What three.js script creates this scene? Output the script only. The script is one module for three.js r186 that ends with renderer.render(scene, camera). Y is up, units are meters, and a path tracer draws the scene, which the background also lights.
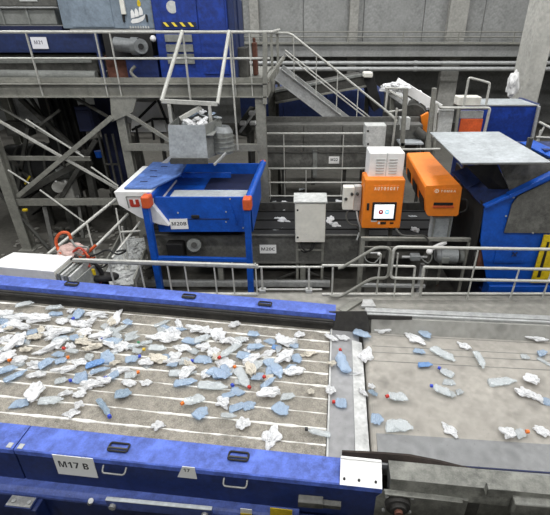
import * as THREE from 'three';
import { mergeGeometries, toCreasedNormals } from 'three/addons/utils/BufferGeometryUtils.js';
import { RoundedBoxGeometry } from 'three/addons/geometries/RoundedBoxGeometry.js';
import { RectAreaLightUniformsLib } from 'three/addons/lights/RectAreaLightUniformsLib.js';
import { ImprovedNoise } from 'three/addons/math/ImprovedNoise.js';

// ---------- camera, light, exposure ----------
RectAreaLightUniformsLib.init();
const scene = new THREE.Scene();
scene.background = new THREE.Color(0x000000);
const renderer = new THREE.WebGLRenderer({ antialias: true });
renderer.toneMapping = THREE.LinearToneMapping;
renderer.toneMappingExposure = 1.26;
renderer.shadowMap.enabled = true;
const camera = new THREE.PerspectiveCamera(2 * Math.atan(257.5 / 430) * 180 / Math.PI, 606 / 515, 0.05, 80);
camera.setViewOffset(606, 515, 0, 0, 550, 515);
camera.position.set(0, 4.4, 0);
camera.rotation.x = -28.7 * Math.PI / 180;
camera.updateProjectionMatrix();
const LAMP_LEVEL = 52, LAMP_COLOR = new THREE.Color(0.98, 0.99, 1.0);
const lampSpots = [];
for (const x of [-8.4, -2.8, 2.8, 8.4]) for (const z of [3.6, -1.2, -6.0, -10.8, -15.6]) lampSpots.push([x, z]);

// ---------- helpers ----------
const V = (a) => (a.isVector3 ? a.clone() : new THREE.Vector3(a[0], a[1], a[2]));
const taken = new Map();
function numbered(name) {
  const n = taken.get(name) ?? 0; taken.set(name, n + 1);
  return n ? name + '_' + String(n).padStart(3, '0') : name;
}
let seed = 7;
const rnd = () => { seed = (seed * 1664525 + 1013904223) >>> 0; return seed / 4294967296; };
const rr = (a, b) => a + (b - a) * rnd();
const noise = new ImprovedNoise();
// uv in metres from the dominant axis of each face
function metreUV(g) {
  const p = g.attributes.position, n = g.attributes.normal, uv = new Float32Array(p.count * 2);
  for (let i = 0; i < p.count; i++) {
    const ax = Math.abs(n.getX(i)), ay = Math.abs(n.getY(i)), az = Math.abs(n.getZ(i));
    let u, v;
    if (ay >= ax && ay >= az) { u = p.getX(i); v = p.getZ(i); } else if (ax >= az) { u = p.getZ(i); v = p.getY(i); } else { u = p.getX(i); v = p.getY(i); }
    uv[2 * i] = u; uv[2 * i + 1] = v;
  }
  g.setAttribute('uv', new THREE.BufferAttribute(uv, 2));
  return g;
}
const flat = (g) => { const k = g.index ? g.toNonIndexed() : g; for (const a of Object.keys(k.attributes)) if (!['position', 'normal', 'uv'].includes(a)) k.deleteAttribute(a); return k; };
const join = (...gs) => mergeGeometries(gs.flat().map((g) => { const k = flat(g); if (!k.attributes.uv) metreUV(k); return k; }));
function mesh(name, g, m, parent, keepUV) {
  if (Array.isArray(g)) g = join(g);
  if (!keepUV) metreUV(g);
  const o = new THREE.Mesh(g, m); o.name = parent ? name : numbered(name);
  o.castShadow = o.receiveShadow = true;
  (parent ?? scene).add(o);
  return o;
}
function tag(o, label, category, group, kind) {
  o.userData.label = label; if (category) o.userData.category = category;
  if (group) o.userData.group = group; if (kind) o.userData.kind = kind;
  return o;
}
function thing(name, label, category, pos = [0, 0, 0], group) {
  const o = new THREE.Group(); o.name = numbered(name); o.position.copy(V(pos)); scene.add(o);
  return tag(o, label, category, group);
}
function struct(name, g, m, label, category) { const o = mesh(name, g, m); o.userData.kind = 'structure'; o.userData.label = label; o.userData.category = category; return o; }
// bevelled box by min / max corners
function bx(x0, x1, y0, y1, z0, z1, r = 0.008) {
  const w = Math.abs(x1 - x0), h = Math.abs(y1 - y0), d = Math.abs(z1 - z0);
  const rad = Math.min(r, w * 0.3, h * 0.3, d * 0.3);
  return new RoundedBoxGeometry(w, h, d, 1, rad).translate((x0 + x1) / 2, (y0 + y1) / 2, (z0 + z1) / 2);
}
const cbox = (c, s, r) => bx(c[0] - s[0] / 2, c[0] + s[0] / 2, c[1] - s[1] / 2, c[1] + s[1] / 2, c[2] - s[2] / 2, c[2] + s[2] / 2, r);
function basisTo(a, b, up = [0, 1, 0]) {
  const x = V(b).sub(V(a)).normalize(); let u = V(up);
  if (Math.abs(x.dot(u)) > 0.98) u = new THREE.Vector3(0, 0, 1);
  const z = x.clone().cross(u).normalize(), y = z.clone().cross(x);
  return new THREE.Matrix4().makeBasis(x, y, z);
}
// rectangular bar from a to b, h along up, w across
function bar(a, b, h, w, up, r = 0.006) {
  const l = V(a).distanceTo(V(b));
  const g = new RoundedBoxGeometry(l, h, w, 1, Math.min(r, h * 0.3, w * 0.3));
  const mid = V(a).add(V(b)).multiplyScalar(0.5);
  return g.applyMatrix4(basisTo(a, b, up)).translate(mid.x, mid.y, mid.z);
}
// channel / I section from a to b: web plus two flanges
function channel(a, b, h, w, t = 0.02, both = false, side = 1) {
  const l = V(a).distanceTo(V(b)), mid = V(a).add(V(b)).multiplyScalar(0.5);
  const s = new THREE.Shape(), H = h / 2, W = w;
  const pts = both ? [[-W / 2, -H], [W / 2, -H], [W / 2, -H + t], [t / 2, -H + t], [t / 2, H - t], [W / 2, H - t], [W / 2, H], [-W / 2, H], [-W / 2, H - t], [-t / 2, H - t], [-t / 2, -H + t], [-W / 2, -H + t]]
    : [[0, -H], [W * side, -H], [W * side, -H + t], [t * side, -H + t], [t * side, H - t], [W * side, H - t], [W * side, H], [0, H]];
  s.setFromPoints(pts.map((p) => new THREE.Vector2(p[0], p[1])));
  const g = new THREE.ExtrudeGeometry(s, { depth: l, bevelEnabled: false }).translate(0, 0, -l / 2);
  const B = basisTo(a, b), x = new THREE.Vector3(), y = new THREE.Vector3(), z = new THREE.Vector3(); B.extractBasis(x, y, z);
  return g.applyMatrix4(new THREE.Matrix4().makeBasis(z.clone().negate(), y, x)).translate(mid.x, mid.y, mid.z);
}
// round pipe through points with rounded corners
function pipe(pts, r, bend = 0.05, seg = 10) {
  const P = pts.map(V), path = new THREE.CurvePath();
  let last = P[0];
  for (let i = 1; i < P.length; i++) {
    if (i < P.length - 1) {
      const d0 = P[i - 1].clone().sub(P[i]), d1 = P[i + 1].clone().sub(P[i]);
      const k = Math.min(bend, d0.length() * 0.45, d1.length() * 0.45);
      const p = P[i].clone().addScaledVector(d0.normalize(), k), q = P[i].clone().addScaledVector(d1.normalize(), k);
      if (last.distanceTo(p) > 1e-4) path.add(new THREE.LineCurve3(last, p));
      path.add(new THREE.QuadraticBezierCurve3(p, P[i], q)); last = q;
    } else path.add(new THREE.LineCurve3(last, P[i]));
  }
  const out = [];
  for (const c of path.curves) out.push(new THREE.TubeGeometry(c, c.isLineCurve3 ? 1 : 5, r, seg));
  for (const [a, b] of [[P[0], P[1]], [P[P.length - 1], P[P.length - 2]]]) {
    const d = a.clone().sub(b).normalize();
    const cap = new THREE.CircleGeometry(r, seg); cap.applyQuaternion(new THREE.Quaternion().setFromUnitVectors(new THREE.Vector3(0, 0, 1), d)).translate(a.x, a.y, a.z); out.push(cap);
  }
  return join(out);
}
const hose = (pts, r, n = 40) => new THREE.TubeGeometry(new THREE.CatmullRomCurve3(pts.map(V)), n, r, 7);
// cylinder from a to b
function rod(a, b, r, r2 = r, seg = 16) {
  const l = V(a).distanceTo(V(b)), mid = V(a).add(V(b)).multiplyScalar(0.5);
  const g = new THREE.CylinderGeometry(r2, r, l, seg);
  return g.applyQuaternion(new THREE.Quaternion().setFromUnitVectors(new THREE.Vector3(0, 1, 0), V(b).sub(V(a)).normalize())).translate(mid.x, mid.y, mid.z);
}
// solid between successive rings of points, closed at both ends
function loft(rings) {
  const R = rings.map((r) => r.map(V)), n = R[0].length, tri = [];
  const push = (a, b, c) => tri.push(a, b, c);
  for (let k = 0; k < R.length - 1; k++) for (let i = 0; i < n; i++) {
    const j = (i + 1) % n; push(R[k][i], R[k][j], R[k + 1][j]); push(R[k][i], R[k + 1][j], R[k + 1][i]);
  }
  for (const [ring, rev] of [[R[0], true], [R[R.length - 1], false]]) {
    const c = ring.reduce((s, p) => s.add(p), new THREE.Vector3()).multiplyScalar(1 / n);
    for (let i = 0; i < n; i++) { const j = (i + 1) % n; rev ? push(c, ring[j], ring[i]) : push(c, ring[i], ring[j]); }
  }
  const g = new THREE.BufferGeometry().setFromPoints(tri);
  // outward: check the signed volume
  let vol = 0; for (let i = 0; i < tri.length; i += 3) vol += tri[i].dot(tri[i + 1].clone().cross(tri[i + 2]));
  if (vol < 0) { const p = g.attributes.position; for (let i = 0; i < p.count; i += 3) { const a = tri[i + 1], b = tri[i + 2]; p.setXYZ(i + 1, b.x, b.y, b.z); p.setXYZ(i + 2, a.x, a.y, a.z); } }
  g.computeVertexNormals();
  return metreUV(g);
}
// flat sheet of thickness t from coplanar corner points
function plate(pts, t) {
  const P = pts.map(V), n = new THREE.Vector3();
  for (let i = 0; i < P.length; i++) { const a = P[i], b = P[(i + 1) % P.length]; n.add(a.clone().cross(b)); }
  n.normalize();
  return loft([P.map((p) => p.clone().addScaledVector(n, t / 2)), P.map((p) => p.clone().addScaledVector(n, -t / 2))]);
}
const bolt = (x, y, z, r = 0.012, ax = 'z') => { const g = new THREE.CylinderGeometry(r, r, r * 1.2, 6); if (ax === 'z') g.rotateX(Math.PI / 2); if (ax === 'x') g.rotateZ(Math.PI / 2); return g.translate(x, y, z); };

// ---------- textures and materials ----------
function noiseMap(size, tile, base, layers, specks = 0, speckTone = 1.15, s0 = 1) {
  const c = document.createElement('canvas'); c.width = c.height = size; const ctx = c.getContext('2d');
  const img = ctx.createImageData(size, size); let s = s0 * 977;
  const rn = () => { s = (s * 1664525 + 1013904223) >>> 0; return s / 4294967296; };
  const per = (x, y, f, z) => { // tileable value from four blended samples
    const u = x / size, v = y / size, n = (a, b) => noise.noise(a * f, b * f, z);
    return n(u, v) * (1 - u) * (1 - v) + n(u - 1, v) * u * (1 - v) + n(u, v - 1) * (1 - u) * v + n(u - 1, v - 1) * u * v;
  };
  const field = new Float32Array(size * size);
  for (const [f, amp, kind] of layers) for (let y = 0; y < size; y++) for (let x = 0; x < size; x++) {
    let k = f === 0 ? rn() * 2 - 1 : per(x, y, f, s0 * 3.7 + f) * 1.6;
    if (kind === 'blot') k = -Math.max(0, Math.abs(k) * 2.2 - 0.35);
    if (kind === 'dust') k = Math.max(0, k * 2 - 0.2);
    field[y * size + x] += k * amp;
  }
  for (let i = 0; i < specks; i++) { const x = (rn() * size) | 0, y = (rn() * size) | 0, r = 1 + (rn() * 2.2 | 0), a = (speckTone - 1) * (0.4 + rn()); for (let dy = 0; dy < r; dy++) for (let dx = 0; dx < r; dx++) field[((y + dy) % size) * size + (x + dx) % size] += a; }
  for (let i = 0; i < size * size; i++) {
    const k = 1 + field[i];
    for (let j = 0; j < 3; j++) img.data[4 * i + j] = Math.max(0, Math.min(255, base[j] * k));
    img.data[4 * i + 3] = 255;
  }
  ctx.putImageData(img, 0, 0);
  const t = new THREE.CanvasTexture(c); t.colorSpace = THREE.SRGBColorSpace; t.wrapS = t.wrapT = THREE.RepeatWrapping; t.repeat.set(1 / tile, 1 / tile); t.magFilter = THREE.LinearFilter;
  return t;
}
const grimeMap = noiseMap(512, 1.3, [222, 222, 222], [[4, 0.1], [14, 0.09], [40, 0.08], [0, 0.05]], 300, 1.12, 1);
const dustMap = noiseMap(512, 0.9, [205, 205, 205], [[5, 0.16, 'dust'], [18, 0.14], [60, 0.1], [0, 0.06]], 900, 1.25, 2);
const concreteMap = noiseMap(512, 2.4, [215, 213, 208], [[3, 0.1], [10, 0.07, 'blot'], [32, 0.08], [0, 0.05]], 500, 0.8, 3);
const beltMap = noiseMap(512, 0.8, [200, 198, 192], [[4, 0.1], [16, 0.12], [60, 0.16], [0, 0.12]], 5200, 1.45, 4);
const smoothBeltMap = noiseMap(512, 1.4, [214, 212, 207], [[3, 0.08], [9, 0.08, 'blot'], [30, 0.05], [0, 0.035]], 260, 0.86, 5);
const fineMap = noiseMap(256, 1.1, [238, 238, 238], [[5, 0.04], [20, 0.03], [0, 0.015]], 60, 0.85, 6);
const M = {};
const mat = (name, color, rough = 0.6, metal = 0, map = grimeMap, extra = {}) => (M[name] = new THREE.MeshStandardMaterial({ name, color, roughness: rough, metalness: metal, map, ...extra }));
mat('concrete', 0xacaca9, 0.95, 0, concreteMap); mat('columnPale', 0xcfcfcb, 0.9, 0, concreteMap); mat('wallPaint', 0x9fa1a2, 0.9, 0, concreteMap);
mat('floorC', 0x6a6863, 0.95, 0, concreteMap); mat('ledge', 0x9b9a95, 0.95, 0, concreteMap);
mat('blue', 0x1d326e, 0.5, 0, dustMap); mat('litLedgeBlue', 0x4c5fa6, 0.5, 0, dustMap); mat('litDustyBlue', 0x5872cf, 0.6, 0, dustMap); mat('deepBlue', 0x123a98, 0.5, 0, dustMap); mat('machineBlue', 0x0d56bf, 0.45, 0, grimeMap); mat('navy', 0x1b2f62, 0.6, 0, dustMap); mat('darkNavy', 0x131d44, 0.7, 0, grimeMap);  // conveyor blue: lit tone put into dusty flange and ledge, shade into blue sides
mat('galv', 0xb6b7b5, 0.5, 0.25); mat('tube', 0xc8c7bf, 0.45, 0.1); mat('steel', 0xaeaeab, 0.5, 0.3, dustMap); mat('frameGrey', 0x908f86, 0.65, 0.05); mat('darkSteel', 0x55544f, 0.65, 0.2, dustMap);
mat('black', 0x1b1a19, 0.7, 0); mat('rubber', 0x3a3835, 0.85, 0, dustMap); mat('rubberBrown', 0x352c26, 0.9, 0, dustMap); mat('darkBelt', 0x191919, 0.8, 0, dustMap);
mat('belt', 0xa5a098, 0.9, 0, beltMap); mat('seam', 0x8b8983, 0.85, 0, grimeMap); mat('smoothBelt', 0xb2aea8, 0.8, 0, smoothBeltMap); mat('beltRib', 0xfbf8f0, 0.9, 0, grimeMap); mat('farSkirt', 0xa9a9a6, 0.8, 0, smoothBeltMap); mat('greasySteel', 0x83837b, 0.55, 0.2, dustMap); mat('skirt', 0x929497, 0.7, 0, smoothBeltMap);
mat('plateSteel', 0xa3a4a8, 0.5, 0.1, smoothBeltMap); mat('lightStrip', 0xcfcfcc, 0.7, 0); mat('white', 0xeeedea, 0.5, 0, fineMap); mat('cream', 0xe8e5da, 0.5, 0, fineMap); mat('boxGrey', 0xc9cac6, 0.5, 0); mat('paleGrey', 0xb3b8ba, 0.55, 0);
mat('orange', 0xf5871f, 0.45, 0, fineMap); mat('orangeDark', 0xe0602a, 0.6, 0); mat('red', 0xc23a24, 0.5, 0); mat('yellow', 0xe8c81e, 0.5, 0); mat('housing', 0x8593a0, 0.6, 0); mat('greyPanel', 0x8b8d88, 0.6, 0.1); mat('motor', 0x8d9090, 0.5, 0.2); mat('darkGreyPanel', 0x6f6e69, 0.75, 0.1, dustMap); mat('brown', 0x6e4638, 0.9, 0); mat('perforated', 0x5d7fc4, 0.6, 0, dustMap); mat('foil', 0xd5d8db, 0.4, 0, beltMap);
// printed faces
function printed(w, h, draw, rough = 0.5) {
  const c = document.createElement('canvas'); c.width = w; c.height = h; const x = c.getContext('2d'); draw(x, w, h);
  const t = new THREE.CanvasTexture(c); t.colorSpace = THREE.SRGBColorSpace;
  return new THREE.MeshStandardMaterial({ map: t, roughness: rough });
}
const words = (bg, fg, lines, font) => (x, w, h) => { x.fillStyle = bg; x.fillRect(0, 0, w, h); x.fillStyle = fg; x.textAlign = 'center'; x.textBaseline = 'middle'; lines.forEach(([s, px, py, size]) => { x.font = (font ?? 'bold') + ' ' + size + 'px sans-serif'; x.fillText(s, px * w, py * h); }); };
function signPlate(parent, w, h, m, at, turn = [0, 0, 0], name = 'sign_plate', label) {
  const o = mesh(name, new THREE.BoxGeometry(w, h, 0.006), m, parent, true); o.position.copy(V(at)); o.rotation.set(...turn);
  if (label) o.userData.label = label;
  return o;
}

// ---------- the hall ----------
const floor = struct('floor', bx(-14, 14, -0.25, 0, -22, 6, 0.005), M.floorC, 'dusty concrete floor of the sorting hall', 'floor');
struct('ceiling', bx(-14.2, 14.2, 10, 10.25, -19.4, 6.2, 0.005), M.wallPaint, 'grey hall ceiling above the lamps', 'ceiling');
struct('wall_left', bx(-14.3, -14, -0.25, 10, -22.2, 6.2, 0.005), M.wallPaint, 'plain grey side wall of the hall', 'wall');
struct('wall_right', bx(14, 14.3, -0.25, 10, -22.2, 6.2, 0.005), M.wallPaint, 'plain grey side wall beyond the blue hood', 'wall');
struct('wall_front', bx(-14.2, 14.2, -0.25, 10, 6, 6.3, 0.005), M.wallPaint, 'plain grey end wall of the hall', 'wall');
const wallBack = struct('wall_back', bx(-14.2, 14.2, 3.223, 10, -19.4, -19.05, 0.005), M.wallPaint, 'concrete back wall of large grey panels above an open bay', 'wall');
mesh('bay_wall', bx(-14.2, 14.2, -0.25, 10, -22.3, -22, 0.005), M.wallPaint, wallBack); mesh('bay_ceiling', bx(-14.2, 14.2, 3.223, 3.465, -22, -19.4, 0.005), M.wallPaint, wallBack);
{ // precast panels with open joints, the lower wall set back to leave it in shade
  let i = 0;
  for (let x = -13.9; x < 13.9; x += 2.32) for (const [y0, y1] of [[3.62, 5.9], [5.92, 9.98]]) mesh('wall_panel', bx(x, x + 2.3, y0, y1, -19.06, -18.98 + 0.012 * ((i++ * 7) % 3), 0.012), M.wallPaint, wallBack);
  for (const [a, w] of [[-2.029, 0.34], [1.77, 0.34], [5.54, 0.72]]) mesh('pilaster', bx(a, a + w, 0, 10, -19.05, -18.7, 0.02), M.concrete, wallBack);
}
{ // gallery beam along the back wall with its thin railing
  const b = thing('gallery_beam', 'long grey concrete gallery beam along the back wall above two pipes', 'beam');
  mesh('beam', bx(-13.9, 13.9, 3.223, 3.738, -18.68, -18.2, 0.02), M.wallPaint, b);
  mesh('edge_strip', bx(-13.9, 13.9, 3.656, 3.74, -18.2, -18.1, 0.01), M.frameGrey, b);
  for (const v of [4.072, 3.904]) mesh('rail', rod([-13.9, v, -18.3], [13.9, v, -18.3], 0.022), M.frameGrey, b);
  for (let x = -13; x < 14; x += 2.1) mesh('post', rod([x, 3.701, -18.3], [x, 4.072, -18.3], 0.022), M.frameGrey, b);
}
{ const spec = [[3.042, 0.07, 'upper of two pale pipes running along the back wall'], [2.834, 0.08, 'lower of two pale pipes running along the back wall']];
  for (const [y, r, label] of spec) { const p = thing('wall_pipe', label, 'pipe'); mesh('pipe_run', rod([-13.9, y, -17.8], [13.9, y, -17.8], r), M.galv, p); for (let x = -12.2; x < 13; x += 4.1) { mesh('coupling', rod([x, y, -17.8], [x + 0.12, y, -17.8], r * 1.25), M.galv, p); mesh('bracket', bx(x + 1, x + 1.06, y - 0.04, y + 0.04, -19.0, -17.8), M.darkSteel, p); } } }
{ // big pale column
  const z = -12, xl = 5.735, xr = 6.235;
  const c = mesh('concrete_column', bx(xl, xr, 0, 10, z - 0.7, z, 0.03), M.columnPale); tag(c, 'thick pale concrete column rising behind the tall blue cabinet', 'column', null, 'structure');
}
{ // kerb wall between the belts and the pit with the machines
  const k = mesh('wall_kerb', bx(-13.9, 13.9, 0, 0.86, -5.4, -4.72, 0.02), M.ledge); tag(k, 'low concrete kerb wall carrying the tube railings', 'wall', null, 'structure');
}
{ // viewing walkway that the photograph was taken from
  const w = thing('viewing_walkway', 'grated steel viewing walkway above the ribbed conveyor', 'walkway');
  for (let x = -13.5; x < 13; x += 1.5) mesh('deck_panel', bx(x, x + 1.48, 2.74, 2.8, -0.75, 1.6, 0.006), M.darkSteel, w);
  mesh('edge_channel', bx(-13.6, 13.6, 2.55, 2.86, -0.8, -0.75, 0.006), M.frameGrey, w);
  for (const x of [-12, -6, 6, 12]) for (const z of [-0.5, 1.4]) mesh('column', bx(x - 0.09, x + 0.09, 0, 2.74, z - 0.09, z + 0.09, 0.01), M.frameGrey, w);
}
// hall lamps
lampSpots.forEach(([x, z]) => {
  const l = thing('ceiling_lamp', 'long white ceiling lamp hanging over the hall', 'lamp', [x, 9.5, z], 'hall ceiling lamps');
  mesh('housing', bx(-0.9, 0.9, 0.02, 0.12, -0.35, 0.35, 0.02), M.white, l);
  mesh('diffuser', bx(-0.86, 0.86, 0, 0.025, -0.31, 0.31, 0.01), new THREE.MeshStandardMaterial({ color: 0xffffff, emissive: LAMP_COLOR, emissiveIntensity: 4 }), l);
  for (const s of [-0.7, 0.7]) mesh('hanger', rod([s, 0.12, 0], [s, 0.5, 0], 0.008), M.galv, l);
  const a = new THREE.RectAreaLight(LAMP_COLOR, LAMP_LEVEL, 1.7, 0.6); a.position.set(0, -0.03, 0); a.rotation.x = -Math.PI / 2; a.name = 'lamp_light'; l.add(a);
});

// ---------- ribbed belt conveyor across the front ----------
function frameOf(origin, incline, yaw) {
  const ex = new THREE.Vector3(Math.cos(incline) * Math.cos(yaw), -Math.sin(incline), Math.cos(incline) * Math.sin(yaw)), ez = new THREE.Vector3(-Math.sin(yaw), 0, Math.cos(yaw)), ey = ez.clone().cross(ex);
  const m = new THREE.Matrix4().makeBasis(ex, ey, ez).setPosition(V(origin));
  return { m, q: new THREE.Quaternion().setFromRotationMatrix(m), o: V(origin) };
}
const YAW = 4.47 * Math.PI / 180;
const ribbed = frameOf([0.27, 1.0, -3.401], 3.05 * Math.PI / 180, YAW), smooth = frameOf([0.68, 0.985, -3.375], 0, YAW);
const place = (o, f) => { o.position.copy(f.o); o.quaternion.copy(f.q); return o; };
const X0 = -6.2;
{
  const c = place(thing('ribbed_conveyor', 'blue framed conveyor with a dusty ribbed grey belt and M17 B sign', 'conveyor'), ribbed);
  const b = mesh('belt', bx(X0, 0.0, -0.03, 0, -0.93, 0.93, 0.004), M.belt, c); b.userData.label = 'dusty grey ribbed belt';
  for (let k = 0; k < 10; k++) { // lengthwise ribs, worn and dusted white, with uneven edges
    const z = -0.86 + k * 0.182, n = 150, rings = [];
    for (let i = 0; i <= n; i++) { const x = X0 + (0 - X0) * i / n, w = Math.max(0.0025, 0.011 + 0.013 * noise.noise(x * 2.1, k * 3.1, 0.5) + 0.012 * noise.noise(x * 11, k * 3.1, 7.5)), dz = 0.006 * noise.noise(x * 2.3, k * 5.7, 2.5), h = 0.006 + 0.003 * noise.noise(x * 9, k * 1.7, 4); rings.push([[x, -0.002, z + dz - w], [x, h, z + dz - w * 0.5], [x, h, z + dz + w * 0.5], [x, -0.002, z + dz + w]]); }
    mesh('belt_rib', loft(rings), M.beltRib, b);
  }
  // far side: rubber skirt, blue flange
  mesh('rubber_skirt', [bx(X0, 0.03, 0.0, 0.15, -0.95, -0.905, 0.01), bx(X0, 0.03, 0.09, 0.13, -0.91, -0.885, 0.01)], M.rubber, c);
  mesh('far_flange', loft([[[X0, 0.13, -0.94], [X0, 0.215, -0.945], [X0, 0.225, -1.15], [X0, -0.25, -1.15], [X0, -0.25, -0.99], [X0, 0.13, -0.99]], [[0.05, 0.13, -0.94], [0.05, 0.215, -0.945], [0.05, 0.225, -1.15], [0.05, -0.25, -1.15], [0.05, -0.25, -0.99], [0.05, 0.13, -0.99]]]), M.litDustyBlue, c);
  // near side: flange cover, side panel, round ledge, lower frame, in two lengths
  const xs = -2.691, xe = 0.48;
  for (const [a, e] of [[X0, xs - 0.006], [xs + 0.006, xe]]) {
    mesh('flange_cover', loft([a, e].map((x) => [[x, -0.03, 0.905], [x, 0.022, 0.905], [x, 0.03, 0.915], [x, 0.03, 1.15], [x, 0.02, 1.16], [x, -0.03, 1.16]])), M.litDustyBlue, c);
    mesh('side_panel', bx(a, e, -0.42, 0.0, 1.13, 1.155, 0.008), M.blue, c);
  }
  for (const x of [xs - 0.05, xs + 0.05]) mesh('joint_plate', bx(x - 0.022, x + 0.022, 0.028, 0.036, 1.1, 1.15, 0.003), M.galv, c);
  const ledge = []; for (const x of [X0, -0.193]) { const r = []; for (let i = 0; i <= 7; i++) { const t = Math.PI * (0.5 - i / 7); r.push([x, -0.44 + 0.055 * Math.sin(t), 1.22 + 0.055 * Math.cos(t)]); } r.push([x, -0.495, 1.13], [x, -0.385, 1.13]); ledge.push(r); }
  mesh('round_ledge', loft(ledge), M.litLedgeBlue, c);  // lighter blue paints the overhead light on the rounding
  mesh('lower_frame', [bx(X0, xe - 0.25, -0.95, -0.46, 1.08, 1.255, 0.01)], M.blue, c);
  mesh('end_panel', bx(xe - 0.02, xe + 0.004, -0.9, 0.0, 0.95, 1.15, 0.006), M.navy, c);
  for (const x of [-5.2, -3.4, -1.5, 0.1]) { mesh('leg', bx(x, x + 0.14, -1.35 - (x + 6) * -0.05, -0.8, 1.0, 1.12), M.navy, c); mesh('leg', bx(x, x + 0.14, -1.3 - (x + 6) * -0.05, -0.2, -1.12, -1.0), M.navy, c); }
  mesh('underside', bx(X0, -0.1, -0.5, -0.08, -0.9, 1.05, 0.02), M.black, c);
  for (let x = X0 + 0.3; x < -0.1; x += 0.9) mesh('carrying_roller', rod([x, -0.06, -0.9], [x, -0.06, 0.9], 0.03), M.steel, c);
  // recessed black grips on the flanges
  const grip = (p, w, y) => { const g = mesh('grip', [pipe([[p[0], y + 0.012, p[2] - 0.04], [p[0] - w / 2, y + 0.012, p[2] - 0.04], [p[0] - w / 2, y + 0.012, p[2] + 0.04], [p[0] + w / 2, y + 0.012, p[2] + 0.04], [p[0] + w / 2, y + 0.012, p[2] - 0.04], [p[0], y + 0.012, p[2] - 0.04]], 0.009, 0.02, 8)], M.black, c); g.userData.label = 'black grip handle'; mesh('grip_bar', rod([p[0] - w / 2, y + 0.014, p[2] + 0.012], [p[0] + w / 2, y + 0.014, p[2] + 0.012], 0.009), M.darkSteel, g); };
  for (const p of [[-1.811, 0.03, 1.042], [-0.759, 0.03, 1.007]]) grip(p, 0.17, 0.03);
  for (const p of [[-3.392, 0.22, -1.086], [-1.828, 0.22, -1.04], [-0.846, 0.22, -1.025]]) grip(p, 0.16, 0.222);
  // chrome pull handles on the side panel
  for (const p of [[-1.81, -0.09, 1.16], [-0.755, -0.09, 1.16]]) { const [x, y] = p; mesh('pull_handle', pipe([[x - 0.1, y + 0.03, 1.15], [x - 0.1, y - 0.01, 1.2], [x + 0.1, y - 0.01, 1.2], [x + 0.1, y + 0.03, 1.15]], 0.008, 0.03, 8), M.steel, c).userData.label = 'bare metal pull handle'; }
  signPlate(c, 0.358, 0.26, printed(320, 200, words('#dcdcd8', '#1c1c1c', [['M17 B', 0.46, 0.45, 86]])), [-2.165, -0.107, 1.162], [0, 0, 0], 'sign_plate', 'white sign reading M17 B');
  const tagM = printed(128, 100, (x) => { x.fillStyle = '#d6d6d2'; x.fillRect(0, 0, 128, 100); x.fillStyle = '#222'; x.font = 'bold 40px sans-serif'; x.textAlign = 'center'; x.fillText('17', 66, 44); });
  { const p = [-1.176, -0.025, 1.16]; const s = new THREE.Shape(); s.moveTo(-0.085, -0.08); s.lineTo(0.085, -0.08); s.lineTo(0.075, 0.07); s.lineTo(-0.03, 0.07); const g = new THREE.ExtrudeGeometry(s, { depth: 0.005, bevelEnabled: false }); const q = g.attributes.position, uv = g.attributes.uv; for (let i = 0; i < q.count; i++) uv.setXY(i, (q.getX(i) + 0.085) / 0.17, (q.getY(i) + 0.08) / 0.15); const o = mesh('tag_plate', g, tagM, c, true); o.position.set(p[0], p[1], 1.157); }
  // small fittings below the ledge
  { const p = [-2.636, -0.454, 1.33]; const f = mesh('bracket', [bx(p[0] - 0.12, p[0] + 0.12, p[1] - 0.012, p[1] + 0.012, 1.2, 1.38), bx(p[0] + 0.02, p[0] + 0.16, p[1] - 0.3, p[1] - 0.01, 1.2, 1.38)], M.blue, c); for (const s of [-0.06, 0.08]) mesh('bolt', bolt(p[0] + s, p[1] + 0.018, 1.33, 0.018, 'y'), M.galv, f); mesh('shim', bx(p[0] - 0.11, p[0] + 0.11, p[1] + 0.012, p[1] + 0.018, 1.28, 1.37), M.steel, f); }
  { const p = [-1.999, -0.355, 1.32]; mesh('stud', rod([p[0] - 0.035, p[1] - 0.07, 1.28], [p[0] + 0.03, p[1] + 0.07, 1.34], 0.022), M.galv, c); }
  { const a = [-1.858, -0.331, 1.31], e = [-0.93, -0.305, 1.31]; const f = mesh('tension_bar', bar([a[0], a[1] - 0.03, 1.3], [e[0], e[1] - 0.03, 1.3], 0.12, 0.03), M.litLedgeBlue, c); mesh('bolt', bolt(a[0] + 0.06, a[1] - 0.03, 1.325, 0.03), M.steel, f); mesh('bolt', bolt(e[0] - 0.06, e[1] - 0.03, 1.325, 0.03), M.steel, f); mesh('bar_lip', bar([a[0], a[1] + 0.032, 1.3], [e[0], e[1] + 0.032, 1.3], 0.012, 0.035), M.paleGrey, f); }
  { const a = [-0.208, -0.112, 1.27], e = [0.15, -0.116, 1.27]; mesh('latch', [bar([a[0], a[1], 1.25], [e[0] - 0.15, e[1] + 0.012, 1.25], 0.07, 0.07), bar([e[0] - 0.18, e[1], 1.25], [e[0], e[1], 1.25], 0.05, 0.05)], M.darkSteel, c).userData.label = 'dark steel latch'; }
  { const p = [-0.646, -0.32, 1.27]; signPlate(c, 0.1, 0.09, M.white, [p[0], p[1] - 0.02, 1.259], [0, 0, 0], 'sticker', 'white and yellow sticker'); signPlate(c, 0.1, 0.05, M.yellow, [p[0], p[1] - 0.06, 1.262], [0, 0, 0], 'sticker'); }
  { const p = [-0.345, -0.279, 1.27]; signPlate(c, 0.19, 0.12, M.yellow, [p[0], p[1] - 0.02, 1.259], [0, 0, 0], 'sticker', 'yellow warning sticker'); }
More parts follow.
